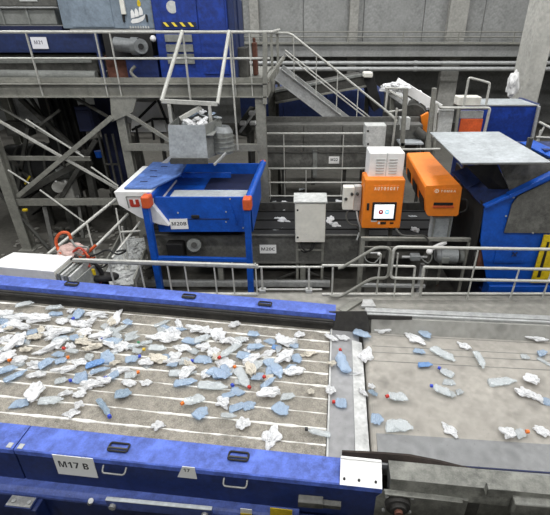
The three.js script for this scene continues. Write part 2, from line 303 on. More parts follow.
  // white bent bracket on the flange at the belt's end
  { const a = [0.125, 0.05, 0.928], e = [0.475, 0.05, 0.926]; const g = mesh('corner_bracket', [loft([[[a[0], 0.035, 1.165], [a[0], 0.11, 0.98], [a[0], 0.118, 0.98], [a[0], 0.043, 1.172]], [[e[0], 0.035, 1.165], [e[0], 0.11, 0.98], [e[0], 0.118, 0.98], [e[0], 0.043, 1.172]]]), bx(a[0], e[0], 0.08, 0.13, 0.96, 0.985)], M.white, c); g.userData.label = 'white bent metal bracket'; for (const t of [0.1, 0.45, 0.85]) mesh('bolt', bolt(a[0] + (e[0] - a[0]) * t, 0.066, 1.13, 0.011, 'y'), M.black, g); }
}
{ // steel transfer plate between the belts
  const t = place(thing('transfer_plate', 'smooth grey steel transfer plate between the two belts', 'plate'), smooth);
  mesh('deck', loft([[[-0.4, -0.05, 0.95], [-0.4, 0.03, 0.95], [-0.13, 0.012, 0.95], [-0.05, -0.02, 0.95], [-0.05, -0.05, 0.95]], [[-0.4, -0.05, -0.95], [-0.4, 0.03, -0.95], [-0.13, 0.012, -0.95], [-0.05, -0.02, -0.95], [-0.05, -0.05, -0.95]]]), M.plateSteel, t);
  mesh('edge_bar', bx(-0.405, -0.385, 0.0, 0.04, -0.95, 0.95, 0.004), M.lightStrip, t).userData.label = 'pale edge bar';
  mesh('wiper_strip', loft([[[-0.145, 0.012, 0.9], [-0.145, 0.026, 0.9], [-0.012, -0.012, 0.9], [-0.02, -0.03, 0.9]], [[-0.145, 0.012, -0.72], [-0.14, 0.026, -0.72], [-0.02, -0.012, -0.72], [-0.03, -0.03, -0.72]]]), M.lightStrip, t).userData.label = 'pale rubber wiper strip';
}
{ // smooth belt conveyor
  const c = place(thing('smooth_conveyor', 'steel framed conveyor with a wide smooth grey belt', 'conveyor'), smooth);
  const L = 5.2, ring = (z) => { const r = []; for (let i = 0; i <= 10; i++) { const t = Math.PI * (0.5 + i / 10); r.push([0.07 + 0.07 * Math.cos(t), -0.07 + 0.07 * Math.sin(t), z]); } r.push([L, -0.14, z], [L, 0, z]); return r; };
  const b = mesh('belt', loft([ring(-0.9), ring(0.93)]), M.smoothBelt, c);
  for (const z of [-0.87, -0.66, -0.55, -0.4]) mesh('belt_seam', bx(0.1, L, -0.004, 0.0035, z - 0.005, z + 0.005, 0.002), M.seam, b);
  // sloping near wing with its rubber seal
  mesh('belt_wing', loft([[[0.06, -0.05, 0.62], [0.06, 0.0015, 0.6], [0.06, 0.03, 0.95], [0.06, -0.03, 0.95]], [[L, -0.05, 0.62], [L, 0.0015, 0.6], [L, 0.03, 1.02], [L, -0.03, 1.02]]]), M.skirt, c);
  mesh('wing_seam', loft([[[0.6, 0.02, 0.905], [0.6, 0.032, 0.905], [0.6, 0.034, 0.92], [0.6, 0.02, 0.92]], [[L, 0.022, 0.925], [L, 0.034, 0.925], [L, 0.036, 0.94], [L, 0.022, 0.94]]]), M.darkNavy, c);
  const P = [[-0.268, 0.1, 0.894], [-0.066, 0.1, 0.888], [0.116, 0.11, 0.892], [0.324, 0.1, 0.888], [0.583, 0.07, 0.904], [0.835, 0.04, 0.935], [0.995, 0.03, 0.967]];
  const rings = P.map((p, i) => { const h = [0.09, 0.1, 0.12, 0.08, 0.04, 0.03, 0.02][i]; return [[p[0], p[1] - h, p[2] + 0.03], [p[0], p[1], p[2] - 0.01], [p[0], p[1], p[2] + 0.01], [p[0], p[1] - h, p[2] + 0.05]]; });
  mesh('rubber_lip', loft(rings), M.rubberBrown, c).userData.label = 'black rubber sealing lip';
  // near side beam, bracket, bearing plate
  const xb = 0.136;
  const beam = [[[xb, 0.07, 0.93], [xb, 0.09, 1.12], [xb, -0.09, 1.14], [xb, -0.09, 0.95]], [[L, -0.02, 1.03], [L, -0.01, 1.2], [L, -0.17, 1.22], [L, -0.17, 1.05]]];
  mesh('side_beam', loft(beam), M.greasySteel, c).userData.label = 'dusty grey steel side beam';
  mesh('side_sheet', bx(xb, L, -0.5, -0.1, 1.0, 1.05), M.greasySteel, c);
  { const p = [0.979, 0.152, 1.2]; const s = mesh('stiffener', [bx(p[0] - 0.1, p[0] + 0.1, p[1] - 0.06, p[1] + 0.02, 1.2, 1.21), bx(p[0] - 0.1, p[0] + 0.1, p[1] + 0.01, p[1] + 0.02, 1.15, 1.21), bx(p[0] - 0.1, p[0] - 0.09, p[1] - 0.06, p[1] + 0.02, 1.15, 1.21)], M.greasySteel, c); }
  { const p = [1.171, -0.008, 1.2]; mesh('lower_rail', bx(p[0] - 0.05, L, p[1] - 0.14, p[1] + 0.03, 1.1, 1.22, 0.015), M.greasySteel, c); }
  { const p = [0.23, -0.123, 1.16]; const s = new THREE.Shape([[-0.2, -0.3], [0.55, -0.3], [0.55, 0.06], [-0.14, 0.1], [-0.2, 0.02]].map((q) => new THREE.Vector2(...q))); const g = new THREE.ExtrudeGeometry(s, { depth: 0.02, bevelEnabled: true, bevelSize: 0.004, bevelThickness: 0.004, bevelSegments: 1 }); const o = mesh('bearing_plate', g, M.greasySteel, c); o.position.set(p[0], p[1], 1.14);
    const q = [0.212, -0.158, 1.2], hub = mesh('bearing', [rod([q[0], q[1], 1.16], [q[0], q[1], 1.21], 0.11, 0.1, 20), rod([q[0], q[1], 1.21], [q[0], q[1], 1.24], 0.07, 0.065, 20)], M.rubber, c); mesh('shaft_end', rod([q[0], q[1], 1.24], [q[0], q[1], 1.27], 0.035), M.brown, hub);
    for (const [dx, dy] of [[-0.1, 0.1], [0.11, 0.1], [-0.11, -0.1], [0.11, -0.1]]) mesh('bolt', bolt(q[0] + dx, q[1] + dy, 1.175, 0.016), M.galv, hub);
    mesh('plate_edge', bar([p[0] - 0.14, p[1] + 0.1, 1.17], [p[0] + 0.5, p[1] + 0.065, 1.17], 0.015, 0.04), M.greasySteel, c); }
  // far side: dark corner sheet, pale dusty frame rail, grey skirt
  { const a = [-0.433, 0.26, -0.949], q = [0.081, 0.26, -0.886]; mesh('corner_sheet', plate([[a[0], 0.24, -0.99], [0.03, 0.27, -0.99], [0.1, 0.02, -0.9], [a[0], 0.02, -0.9]], 0.02), M.rubber, c).userData.label = 'black rubber corner sheet'; mesh('dark_edge', bar([0.03, 0.19, -0.98], [0.6, 0.185, -1.0], 0.06, 0.02), M.rubber, c); }
  mesh('far_skirt', loft([[[0.1, 0, -0.9], [0.1, 0.17, -0.99], [0.1, 0.17, -1.03], [0.1, -0.05, -1.0]], [[L, 0, -0.9], [L, 0.17, -0.99], [L, 0.17, -1.03], [L, -0.05, -1.0]]]), M.farSkirt, c);
  mesh('far_rail', [bx(0.02, L, 0.1, 0.21, -1.17, -1.02, 0.02), bx(0.02, L, 0.2, 0.225, -1.09, -1.05, 0.005)], M.galv, c);
  for (const x of [0.8, 2.4, 4.2]) for (const z of [1.05, -1.12]) mesh('leg', bx(x, x + 0.12, -0.98, -0.05, z - 0.06, z + 0.05), M.darkSteel, c);
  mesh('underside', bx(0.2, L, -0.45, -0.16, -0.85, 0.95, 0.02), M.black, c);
}

// ---------- upper platform with its machine ----------
const PZ = -8.4, PY = 3.426, PB = 3.185, PXR = -0.639, PXL = -9;
{
  const p = thing('steel_platform', 'raised grey steel platform under the blue machine', 'platform');
  mesh('front_channel', channel([PXL, (PY + PB) / 2, PZ], [PXR, (PY + PB) / 2, PZ], PY - PB, 0.09, 0.02, false, -1), M.frameGrey, p);
  mesh('toe_board', bx(PXL, PXR, PY, PY + 0.09, PZ - 0.03, PZ - 0.015, 0.003), M.frameGrey, p);
  mesh('side_channel', bx(PXR - 0.03, PXR, PB, PY, PZ - 3.4, PZ), M.frameGrey, p);
  for (let x = PXL; x < PXR - 0.1; x += 1.03) mesh('deck_plate', bx(x, Math.min(x + 1.0, PXR), PY - 0.03, PY, PZ - 3.4, PZ - 0.02, 0.006), M.frameGrey, p);
  for (let z = PZ - 0.8; z > PZ - 3.3; z -= 0.8) mesh('joist', bx(PXL, PXR, PB + 0.02, PY - 0.03, z - 0.03, z + 0.03), M.frameGrey, p);
  // columns and lower ties in the front plane
  const cx = [-6.047, -3.448, -0.796];
  mesh('column', channel([cx[0], 0, PZ - 0.05], [cx[0], PB, PZ - 0.05], 0.2, 0.2, 0.025, true), M.frameGrey, p);
  mesh('column', channel([cx[1], 0, PZ - 0.05], [cx[1], PB, PZ - 0.05], 0.16, 0.16, 0.022, true), M.frameGrey, p);
  mesh('column', channel([cx[2], 0, PZ - 0.05], [cx[2], PB, PZ - 0.05], 0.18, 0.18, 0.022, true), M.frameGrey, p);
  for (const x of cx) mesh('base_plate', bx(x - 0.17, x + 0.17, 0, 0.025, PZ - 0.22, PZ + 0.12), M.frameGrey, p);
  for (const x of [-7.6, cx[0], cx[1], cx[2]]) mesh('column', channel([x, 0, PZ - 3.2], [x, PB, PZ - 3.2], 0.18, 0.18, 0.022, true), M.frameGrey, p);
  mesh('tie_beam', channel([-6.06, 1.095, -8.4], [-3.599, 1.117, -8.4], 0.13, 0.09, 0.016), M.frameGrey, p);
  mesh('tie_beam', channel([-7.346, 1.987, -8.6], [-4.315, 1.967, -8.6], 0.08, 0.06, 0.012), M.frameGrey, p);
  mesh('tie_beam', channel([-3.476, 2.264, -8.35], [-0.797, 2.254, -8.35], 0.13, 0.09, 0.016), M.frameGrey, p);
  mesh('brace', bar([-5.809, 2.818, -8.35], [-3.731, 1.397, -8.35], 0.05, 0.05), M.tube, p);
  mesh('brace', bar([-5.816, 1.287, -8.3], [-3.565, 2.846, -8.3], 0.085, 0.04), M.frameGrey, p);
  mesh('brace', bar([-6.099, 2.982, -8.9], [-4.644, 2.008, -8.9], 0.04, 0.04), M.tube, p);
  mesh('brace', bar([-6.193, 1.062, -8.9], [-4.597, 1.861, -8.9], 0.12, 0.06), M.darkSteel, p);
  mesh('brace', bar([-4.487, 3.112, -8.9], [-3.659, 2.771, -8.5], 0.05, 0.05), M.darkSteel, p);
  mesh('brace', bar([-3.325, 2.927, -8.35], [-2.564, 2.389, -8.35], 0.07, 0.05), M.frameGrey, p);
  mesh('brace', bar([-0.888, 3.185, -8.4], [-0.369, 3.805, -9.2], 0.06, 0.05), M.frameGrey, p);
  for (const [a, b] of [[[-5.203, 2.795, -8.33], [-4.273, 2.091, -8.3]], [[-5.876, 1.816, -8.35], [-5.494, 1.542, -8.3]], [[-5.317, 1.422, -8.28], [-4.5, 0.797, -8.1]], [[-4.173, 1.898, -8.28], [-3.722, 1.507, -8.28]]]) mesh('conduit', rod(a, b, 0.018), M.tube, p);
  mesh('gusset', plate([[-3.539, 3.195, -8.33], [-3.044, 3.195, -8.33], [-3.168, 2.93, -8.33], [-3.598, 2.749, -8.33]], 0.015), M.frameGrey, p);
}
function railing(name, label, group) { return thing(name, label, 'railing', [0, 0, 0], group); }
{ // rail along the platform edge
  const r = railing('platform_railing', 'long tube railing along the edge of the raised platform');
  const z = PZ + 0.05, yt = 4.25, ym = 3.836;
  mesh('top_rail', pipe([[PXL, yt, z], [-0.534, yt, z], [-0.534, yt, z - 2.6]], 0.026, 0.08), M.tube, r);
  mesh('middle_rail', rod([PXL, ym, z], [-0.584, ym, z], 0.02), M.tube, r);
  for (const x of [-8.2, -7.1, -4.77, -3.578, -3.328, -1.228, -0.926]) mesh('post', bar([x, PB + 0.02, z], [x, yt, z], 0.045, 0.02), M.tube, r);
  mesh('corner_post', bar([-0.704, 3.069, -8.35], [-0.654, 4.235, -8.35], 0.08, 0.08), M.frameGrey, r);
  mesh('corner_post', bar([-0.598, PB, -9.1], [-0.598, yt, -9.1], 0.05, 0.05), M.frameGrey, r);
  mesh('corner_post', bar([-0.519, PB, -9.8], [-0.519, yt, -9.8], 0.07, 0.05), M.frameGrey, r);
}
{ // leaning tube frame in front of the platform
  const g = thing('leaning_guard', 'leaning trapezoid tube guard frame hooked over the platform rail above the chute', 'guard');
  const A = [-2.053, 4.267, -8.28], B = [-2.362, 3.245, -7.55], C = [-1.432, 3.197, -7.55], D = [-1.261, 4.267, -8.28];
  mesh('side_tube', pipe([A, B], 0.032), M.tube, g); mesh('side_tube', pipe([D, C], 0.032), M.tube, g);
  mesh('bottom_bar', bar(B, C, 0.07, 0.05), M.tube, g);
  mesh('rear_tube', bar(A, [-2.037, 3.093, -8.2], 0.05, 0.03), M.tube, g);
  mesh('rear_tube', bar(D, [-1.228, 2.28, -8.1], 0.045, 0.03), M.tube, g);
  for (const [a, b] of [[[-2.244, 3.197, -7.55], [-2.261, 2.827, -7.6]], [[-1.567, 3.181, -7.55], [-1.595, 2.411, -7.6]]]) mesh('drop_leg', bar(a, b, 0.06, 0.05), M.tube, g);
}
// machine on the platform
{
  const z = -9.1, Y = PY, c = thing('screening_machine', 'long blue screening machine with grey housings standing on the platform', 'machine');
  mesh('base_frame', [bx(-9, -3.837, 3.881, 4.22, z - 1.6, z, 0.02)], M.navy, c);
  mesh('lower_tray', [bx(-9, -4.035, Y + 0.1, 3.858, z - 1.5, z - 0.12, 0.02)], M.darkSteel, c);
  mesh('tray_pipe', rod([-9, 3.537, -9.05], [-4.019, 3.483, -9.05], 0.09), M.greyPanel, c);
  mesh('tray_lip', bar([-9, 3.714, -9.08], [-4.074, 3.748, -9.08], 0.07, 0.04), M.greyPanel, c);
  mesh('end_post', bx(-3.93, -3.835, Y, 4.221, z, z + 0.06), M.navy, c);
  mesh('red_screen', bx(-3.835, -3.413, 3.406, 3.832, z - 0.3, z - 0.05), M.brown, c);
  signPlate(c, 0.3, 0.2, printed(192, 128, words('#dcdbe0', '#6a6670', [['M21', 0.45, 0.45, 56]])), [-4.983, 4.053, -9.08], [0, 0, 0], 'sign_plate', 'small white sign');
  // grey trays with a pale rim
  const t = mesh('side_tray', bx(-9, -4.617, 4.352, 4.629, z - 0.9, z - 0.1, 0.02), M.greyPanel, c);
  mesh('tray_rim', bx(-9, -4.506, 4.621, 4.65, z - 0.15, z - 0.04), M.galv, t);
  for (const u of [-5.602, -5.125]) mesh('tray_rib', bx(u - 0.02, u + 0.02, 4.352, 4.629, z - 0.1, z - 0.07), M.greyPanel, t);
  mesh('top_cover', bx(-9, -4.63, 4.658, 5.678, z - 0.9, z - 0.3, 0.02), M.darkGreyPanel, c);
  mesh('cover_label', bx(-5.319, -4.982, 4.739, 4.859, -9.4, -9.385), M.boxGrey, c);
  mesh('edge_strip', bx(-9, -4.5, 4.262, 4.336, z - 0.3, z), M.darkNavy, c);
  // grey-blue housing with the ship emblem
  const hx0 = -4.43, hx1 = -2.698, hy0 = 4.288;
  const h = mesh('housing', bx(hx0, hx1, hy0, hy0 + 1.5, -10.4, -9, 0.02), M.housing, c); h.userData.label = 'grey-blue sheet metal housing with a sailing ship emblem';
  mesh('inspection_panel', bx(-4.239, -3.475, 4.321, 4.93, -9, -8.985, 0.006), M.housing, h);
  mesh('cream_post', bx(-3.292, -3.211, 4.521, 5.047, -9, -8.95), M.cream, h);
  mesh('gas_strut', bx(-3.292, -3.255, 4.401, 4.521, -9, -8.96), M.black, h);
  mesh('gas_strut', bx(-2.864, -2.837, 4.401, 4.521, -9, -8.96), M.black, h);
  { // emblem: white sails under a yellow flame, cut from thin sheet
    const cx = -3.014, cy = 4.401, S = 0.0225; // metres per picture unit of the emblem
    const shp = (pts) => new THREE.ExtrudeGeometry(new THREE.Shape(pts.map(([x, y]) => new THREE.Vector2(x * S, y * S))), { depth: 0.006, bevelEnabled: false }).translate(cx, cy, -8.998);
    mesh('emblem_hull', shp([[-6.5, 0], [-5, 2], [0, 2.6], [4, 4.2], [6, 5.5], [5.5, 3], [3.5, 1], [0, -0.4], [-5, -1]]), M.white, h);
    for (const [x, y] of [[-4, 3.6], [-0.6, 4.4], [3, 5.6]]) mesh('emblem_sail', shp([[x - 1.6, y - 1], [x + 1.4, y - 0.4], [x + 1.7, y + 2], [x + 1, y + 4.2], [x, y + 5.4], [x - 1.2, y + 4], [x - 1.5, y + 1.5]]), M.white, h);
    mesh('emblem_flame', shp([[1, 11.8], [2.2, 10.6], [3.6, 11.6], [4, 13.4], [2.4, 17], [1.2, 14]]), M.yellow, h);
    for (let k = 0; k < 8; k++) mesh('emblem_letter', shp([[-8 + k * 2.1, -4.6], [-6.6 + k * 2.1, -4.6], [-6.9 + k * 2.1, -2.8], [-7.9 + k * 2.1, -2.8]]), M.boxGrey, h);
  }
  const rib = []; for (let k = 0; k < 14; k++) rib.push(bx(hx1 - 0.05, hx1 + 0.02, hy0 + 0.05 + k * 0.07, hy0 + 0.085 + k * 0.07, -9.02, -8.97, 0.006));
  mesh('hinge_strip', rib, M.greyPanel, h).userData.kind = 'stuff';
  // drive motors below the housing
  const mo = mesh('drive_motor', [rod([-3.449, 4.047, -8.8], [-3.125, 4.014, -8.8], 0.12, 0.12), rod([-3.143, 4.014, -8.8], [-3.016, 4.006, -8.8], 0.15, 0.15)], M.motor, c);
  mesh('flange', [rod([-2.962, 4.008, -8.75], [-2.929, 4.013, -8.65], 0.13, 0.12, 18)], M.motor, mo); mesh('flange_hub', rod([-2.929, 4.013, -8.65], [-2.912, 4.015, -8.6], 0.05), M.black, mo);
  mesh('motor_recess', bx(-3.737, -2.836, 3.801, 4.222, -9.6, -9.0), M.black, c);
  mesh('blue_skirt', bx(-3.392, -2.779, Y, 3.835, -10.2, -9, 0.02), M.blue, c);
  mesh('lamp_cap', new THREE.SphereGeometry(0.055, 14, 10).translate(...[-2.752, 4.136, -8.85]), M.white, c);
  mesh('hose', hose([[-3.187, 3.669, -8.9], [-3.265, 3.569, -8.85], [-3.19, 3.463, -8.85], [-3.062, 3.428, -8.85]], 0.03, 20), M.frameGrey, c);
}
{ // tall blue cabinet on the platform
  const c = thing('blue_cabinet', 'tall bright blue machine cabinet with hazard stripes and pale panels on the platform', 'cabinet');
  const x0 = -2.716, x1 = -1.367;
  mesh('body', bx(x0, x1, PY, PY + 2.6, -10.1, -8.9, 0.03), M.deepBlue, c);
  mesh('door', bx(-2.554, -1.907, 4.289, PY + 2.5, -8.9, -8.875, 0.01), M.deepBlue, c);
  mesh('door', bx(-1.89, -1.408, PY + 0.1, PY + 2.5, -8.9, -8.878, 0.01), M.deepBlue, c);
  mesh('porthole', rod([-2.338, 4.636, -8.88], [-2.333, 4.636, -8.86], 0.1, 0.1, 20), M.boxGrey, c);
  const hz = printed(256, 40, (x, w, h) => { x.fillStyle = '#16203f'; x.fillRect(0, 0, w, h); x.fillStyle = '#e8cf3e'; for (let i = -1; i < 6; i++) { x.beginPath(); x.moveTo(i * 62 + 8, 2); x.lineTo(i * 62 + 30, 2); x.lineTo(i * 62 + 54, h - 2); x.lineTo(i * 62 + 32, h - 2); x.fill(); } });
  signPlate(c, 0.616, 0.075, hz, [-2.248, 4.362, -8.866], [0, 0, 0], 'hazard_strip', 'yellow and dark hazard stripes');
  for (const [v0, v1] of [[4.078, 4.2], [3.911, 4.036], [3.706, 3.877]]) mesh('pale_panel', bx(-2.543, -2.042, v0, v1, -8.9, -8.865, 0.008), M.greyPanel, c);
  mesh('side_box', bx(x1, -1.216, PY, PY + 1.35, -9.95, -9.3, 0.02), M.navy, c);
  mesh('side_wall', bx(x1 - 0.01, x1 + 0.12, PY, PY + 2.6, -10.05, -8.95, 0.02), M.navy, c);
  mesh('dark_box', bx(-1.298, -1.085, PY, PY + 0.55, -9.6, -9.1, 0.02), M.darkSteel, c);
}
{ // red fire cylinder-like box and pale sack behind the rail
  const r = mesh('red_box', [bx(-1.032, -0.931, PY, PY + 0.62, -9.8, -9.6, 0.03), cbox([-0.987, PY + 0.66, -9.7], [0.06, 0.08, 0.06], 0.02)], M.brown); tag(r, 'small dark red box standing on the platform behind the rail', 'box');
}
{ // stair down from the platform
  const s = thing('steel_stair', 'steep steel stair with tube handrails leading down from the platform', 'stair');
  const z0 = -9.75, z1 = -10.55, a = [-0.524, 3.446, -9.75], b = [1.184, 2.207, -9.75];
  const k = (b[1] - a[1]) / (b[0] - a[0]), xe = b[0] + 0.35, e = [xe, a[1] + k * (xe - a[0]), z0];
  for (const z of [z0, z1]) mesh('stringer', channel([a[0], a[1], z], [e[0], e[1], z], 0.26, 0.07, 0.015, false, z === z0 ? -1 : 1), M.galv, s);
  const n = 8; for (let i = 1; i < n; i++) { const x = a[0] + (xe - a[0]) * i / n, y = a[1] + (e[1] - a[1]) * i / n; mesh('tread', bx(x - 0.12, x + 0.12, y - 0.02, y + 0.01, z1 + 0.02, z0 - 0.02), M.frameGrey, s); }
  mesh('landing', bx(xe - 0.1, xe + 0.35, e[1] - 0.06, e[1] - 0.02, z1 - 0.05, z0), M.frameGrey, s);
  for (const [x, z] of [[xe - 0.05, z0 - 0.05], [xe + 0.3, z0 - 0.05], [xe - 0.05, z1], [xe + 0.3, z1]]) mesh('landing_leg', bx(x - 0.03, x + 0.03, 0, e[1] - 0.06, z - 0.03, z + 0.03), M.frameGrey, s);
  const T = [-0.261, 4.207, -9.75];
  mesh('handrail', pipe([[-0.623, T[1], z0], T, [T[0] + (e[1] + 0.6 - T[1]) / k, e[1] + 0.6, z0]], 0.024, 0.1), M.tube, s);
  const Q = [-0.368, 3.899, -9.75]; for (const d of [0, 0.07]) mesh('knee_rail', rod([Q[0], Q[1] - d, z0], [Q[0] + (e[1] + 0.3 - Q[1]) / k, e[1] + 0.3 - d, z0], 0.014), M.tube, s);
  for (const f of [0.04, 0.3, 0.55, 0.8]) { const x = T[0] + (xe - T[0]) * f; mesh('post', bar([x, a[1] + k * (x - a[0]), z0], [x - 0.0, T[1] + k * (x - T[0]), z0], 0.03, 0.02), M.tube, s); }
}

// ---------- feeder hopper with the U sign ----------
{
  const zf = -6.6, zb = -8.25, yt = 1.907, yb = 1.279, xl = -2.445, xr = -0.846;
  const c = thing('feeder_hopper', 'blue open-topped feeder hopper with orange corner blocks on blue legs, sign M20B', 'hopper', [0, 0, 0]);
  const w = 0.03;
  mesh('front_wall', bx(xl, xr, yb, yt, zf - w, zf, 0.01), M.machineBlue, c);
  mesh('side_wall', bx(xr - w, xr, yb, yt, zb, zf, 0.01), M.machineBlue, c);
  mesh('side_wall', bx(xl, xl + w, yb, yt, zb, zf, 0.01), M.machineBlue, c);
  mesh('back_wall', bx(xl, xr, yb + 0.1, yt + 0.07, zb - w, zb, 0.01), M.machineBlue, c);
  mesh('tray', bx(xl + w, xr - w, yt - 0.19, yt - 0.165, zb, zf - w, 0.005), M.machineBlue, c);
  mesh('front_shelf', bx(-2.202, xr - 0.03, yt - 0.05, yt - 0.03, zf - 0.42, zf - w, 0.006), M.paleGrey, c).userData.label = 'pale grey worn shelf plate';
  mesh('inner_step', bx(xl + 0.35, xr - 0.03, yt - 0.3, yt - 0.04, zf - 0.46, zf - 0.42, 0.006), M.machineBlue, c);
  mesh('inner_lip', bx(xl + 0.2, xr - 0.5, yt - 0.06, yt + 0.04, zb + 0.45, zb + 0.5, 0.008), M.machineBlue, c);
  mesh('dark_tray_sheet', bx(-1.775, xr - 0.04, yt - 0.165, yt - 0.13, zb + 0.02, zf - 0.75, 0.01), M.darkNavy, c);  // darker sheet over the rear of the tray
  const fd = mesh('inspection_door', bx(-1.974, -1.228, 1.509, 1.528, zf, zf + 0.006, 0.002), M.navy, c);
  mesh('door_latch', bx(-1.853, -1.721, 1.541, 1.595, zf, zf + 0.03, 0.008), M.black, fd);
  for (const p of [[-2.067, 1.631, -6.59], [-1.272, 1.649, -6.59], [-1.287, 1.469, -6.59], [-1.01, 1.358, -6.59], [-1.187, 1.877, -6.59]]) mesh('bolt', bolt(p[0], p[1], zf + 0.004, 0.014), M.galv, c);
  mesh('gusset', plate([[-1.21, 1.776, -6.58], [-1.177, 1.776, -6.58], [-1.104, 1.437, -6.58], [-1.138, 1.437, -6.58]], 0.012), M.machineBlue, c);
  signPlate(c, 0.298, 0.185, printed(256, 176, words('#eceae6', '#151515', [['M20B', 0.5, 0.48, 84]])), [-2.078, 1.432, -6.59], [0, 0, 0.02], 'sign_plate', 'white sign reading M20B');
  // perforated top plate and the pale housing with the red U
  const hz = -6.55, yh = 2.054;
  const A = [-2.875, 2.061, -6.55], B = [-2.431, 2.045, -6.55], back = zb + 0.2;
  const top = mesh('perforated_top', plate([[A[0], yh, hz - 0.05], [xl + 0.02, yh, hz - 0.05], [xl + 0.3, yh, hz - 0.75], [xl + 0.25, yh, back], [A[0] + 0.02, yh, back]], 0.025), M.perforated, c);
  for (const [dx, dz] of [[0.22, 0.35], [0.3, 0.62], [0.2, 0.95], [0.32, 1.2]]) mesh('grip_slot', bx(A[0] + dx - 0.06, A[0] + dx + 0.06, yh + 0.008, yh + 0.016, hz - dz - 0.025, hz - dz + 0.025, 0.005), M.navy, top);
  const prof = [[-3.006, 2.029, -6.5], [-2.418, 2.029, -6.5], [-2.439, 1.808, -6.5], [-2.22, 1.436, -6.5], [-2.397, 1.473, -6.5], [-2.688, 1.598, -6.5], [-2.972, 1.808, -6.5]];
  const hs = mesh('pale_housing', loft([prof, prof.map((p) => [p[0], p[1], hz - 1.35])]), M.white, c); hs.userData.label = 'pale grey angular end housing with a red U';
  { const q = [-2.833, 1.902, -6.48]; mesh('recess_frame', [bar([-2.822, 1.961, -6.48], [-2.567, 1.961, -6.48], 0.012, 0.02), bar([-2.822, 1.961, -6.48], [-2.812, 1.764, -6.48], 0.012, 0.02)], M.greyPanel, hs); }
  { const S = 0.153, o = [-2.709, 1.842, -6.48]; const sh = new THREE.Shape([[-0.5, 0.42], [-0.14, 0.42], [-0.12, -0.12], [0.14, -0.12], [0.12, 0.42], [0.46, 0.42], [0.5, -0.3], [0.36, -0.42], [-0.36, -0.42], [-0.5, -0.3]].map(([x, y]) => new THREE.Vector2(x * S, y * S))); mesh('letter', new THREE.ExtrudeGeometry(sh, { depth: 0.01, bevelEnabled: false }).translate(o[0], o[1], -6.495), M.red, hs).userData.label = 'red letter U'; }
  // legs, arms and orange blocks
  for (const [bu, arm, leg] of [[[-2.469, 1.916, -6.4], [-2.465, 1.935, -7.6], [[-2.513, 1.84, -6.42], [-2.527, 0.248, -6.42]]], [[-0.881, 1.882, -6.4], [-0.767, 2.031, -8.1], [[-0.896, 1.806, -6.42], [-0.925, 0.206, -6.42]]]]) {
    mesh('leg', bar([leg[0][0], leg[0][1], leg[0][2]], [leg[1][0], 0.0, leg[0][2]], 0.11, 0.1), M.machineBlue, c);
    mesh('foot_plate', bx(leg[1][0] - 0.14, leg[1][0] + 0.14, 0, 0.03, leg[0][2] - 0.12, leg[0][2] + 0.12), M.galv, c);
    mesh('arm', rod([bu[0] + 0.01, bu[1] + 0.04, bu[2] - 0.06], arm, 0.062), M.machineBlue, c);
    mesh('corner_block', cbox(bu, [0.14, 0.2, 0.2], 0.03), M.orangeDark, c).userData.label = 'orange corner block';
    mesh('arm_tip', cbox(arm, [0.1, 0.11, 0.08], 0.015), M.orangeDark, c);
  }
  for (const x of [-3.095, -1.123]) mesh('leg', bx(x - 0.05, x + 0.05, 0, yb + 0.2, zb - 0.08, zb), M.machineBlue, c);
  mesh('crossbar', bar([-2.47, 0.875, -6.42], [-0.922, 0.836, -6.42], 0.07, 0.06), M.machineBlue, c);
}
{ // steel chute dropping into the hopper, with its load
  const z = -7.25, c = thing('steel_chute', 'grey sheet steel chute box hanging over the blue hopper', 'chute');
  const f = [[-2.22, 2.915, -7.25], [-1.612, 2.915, -7.25], [-1.623, 2.349, -7.25], [-2.272, 2.349, -7.25]];
  const r = [[-1.553, 2.84, -7.7], [-1.546, 2.367, -7.7]];
  mesh('front_sheet', plate(f, 0.012), M.paleGrey, c);
  const s2 = [f[1], [f[1][0] + 0.14, f[1][1], -7.9], [f[2][0] + 0.14, f[2][1] - 0.05, -7.9], [f[2][0], f[2][1], z]];
  mesh('side_sheet', loft([s2, s2.map((p) => [p[0] - 0.012, p[1], p[2]])]), M.greyPanel, c);
  const s1 = [f[0], [f[0][0], f[0][1], -7.9], [f[3][0], f[3][1] - 0.05, -7.9], f[3]];
  mesh('side_sheet', loft([s1, s1.map((p) => [p[0] + 0.012, p[1], p[2]])]), M.greyPanel, c);
  mesh('fill_plate', bx(f[0][0], f[1][0] + 0.12, f[0][1] - 0.18, f[0][1] - 0.16, -7.9, z), M.greyPanel, c);
  mesh('bottom_lip', bar([-2.267, 2.323, -7.22], [-1.62, 2.323, -7.22], 0.1, 0.03), M.darkSteel, c);
  mesh('guide_sheet', plate([[-2.42, 2.294, -7.2], [-2.229, 2.431, -7.2], [-2.216, 2.406, -7.2], [-2.3, 2.294, -7.2]], 0.01), M.galv, c);
  mesh('guide_bar', bar([-1.52, 2.259, -7.2], [-1.333, 2.412, -7.4], 0.04, 0.03), M.galv, c);
  mesh('feed_bar', bar([-2.051, 2.982, -7.4], [-1.725, 3.14, -7.6], 0.07, 0.05), M.tube, c);
}
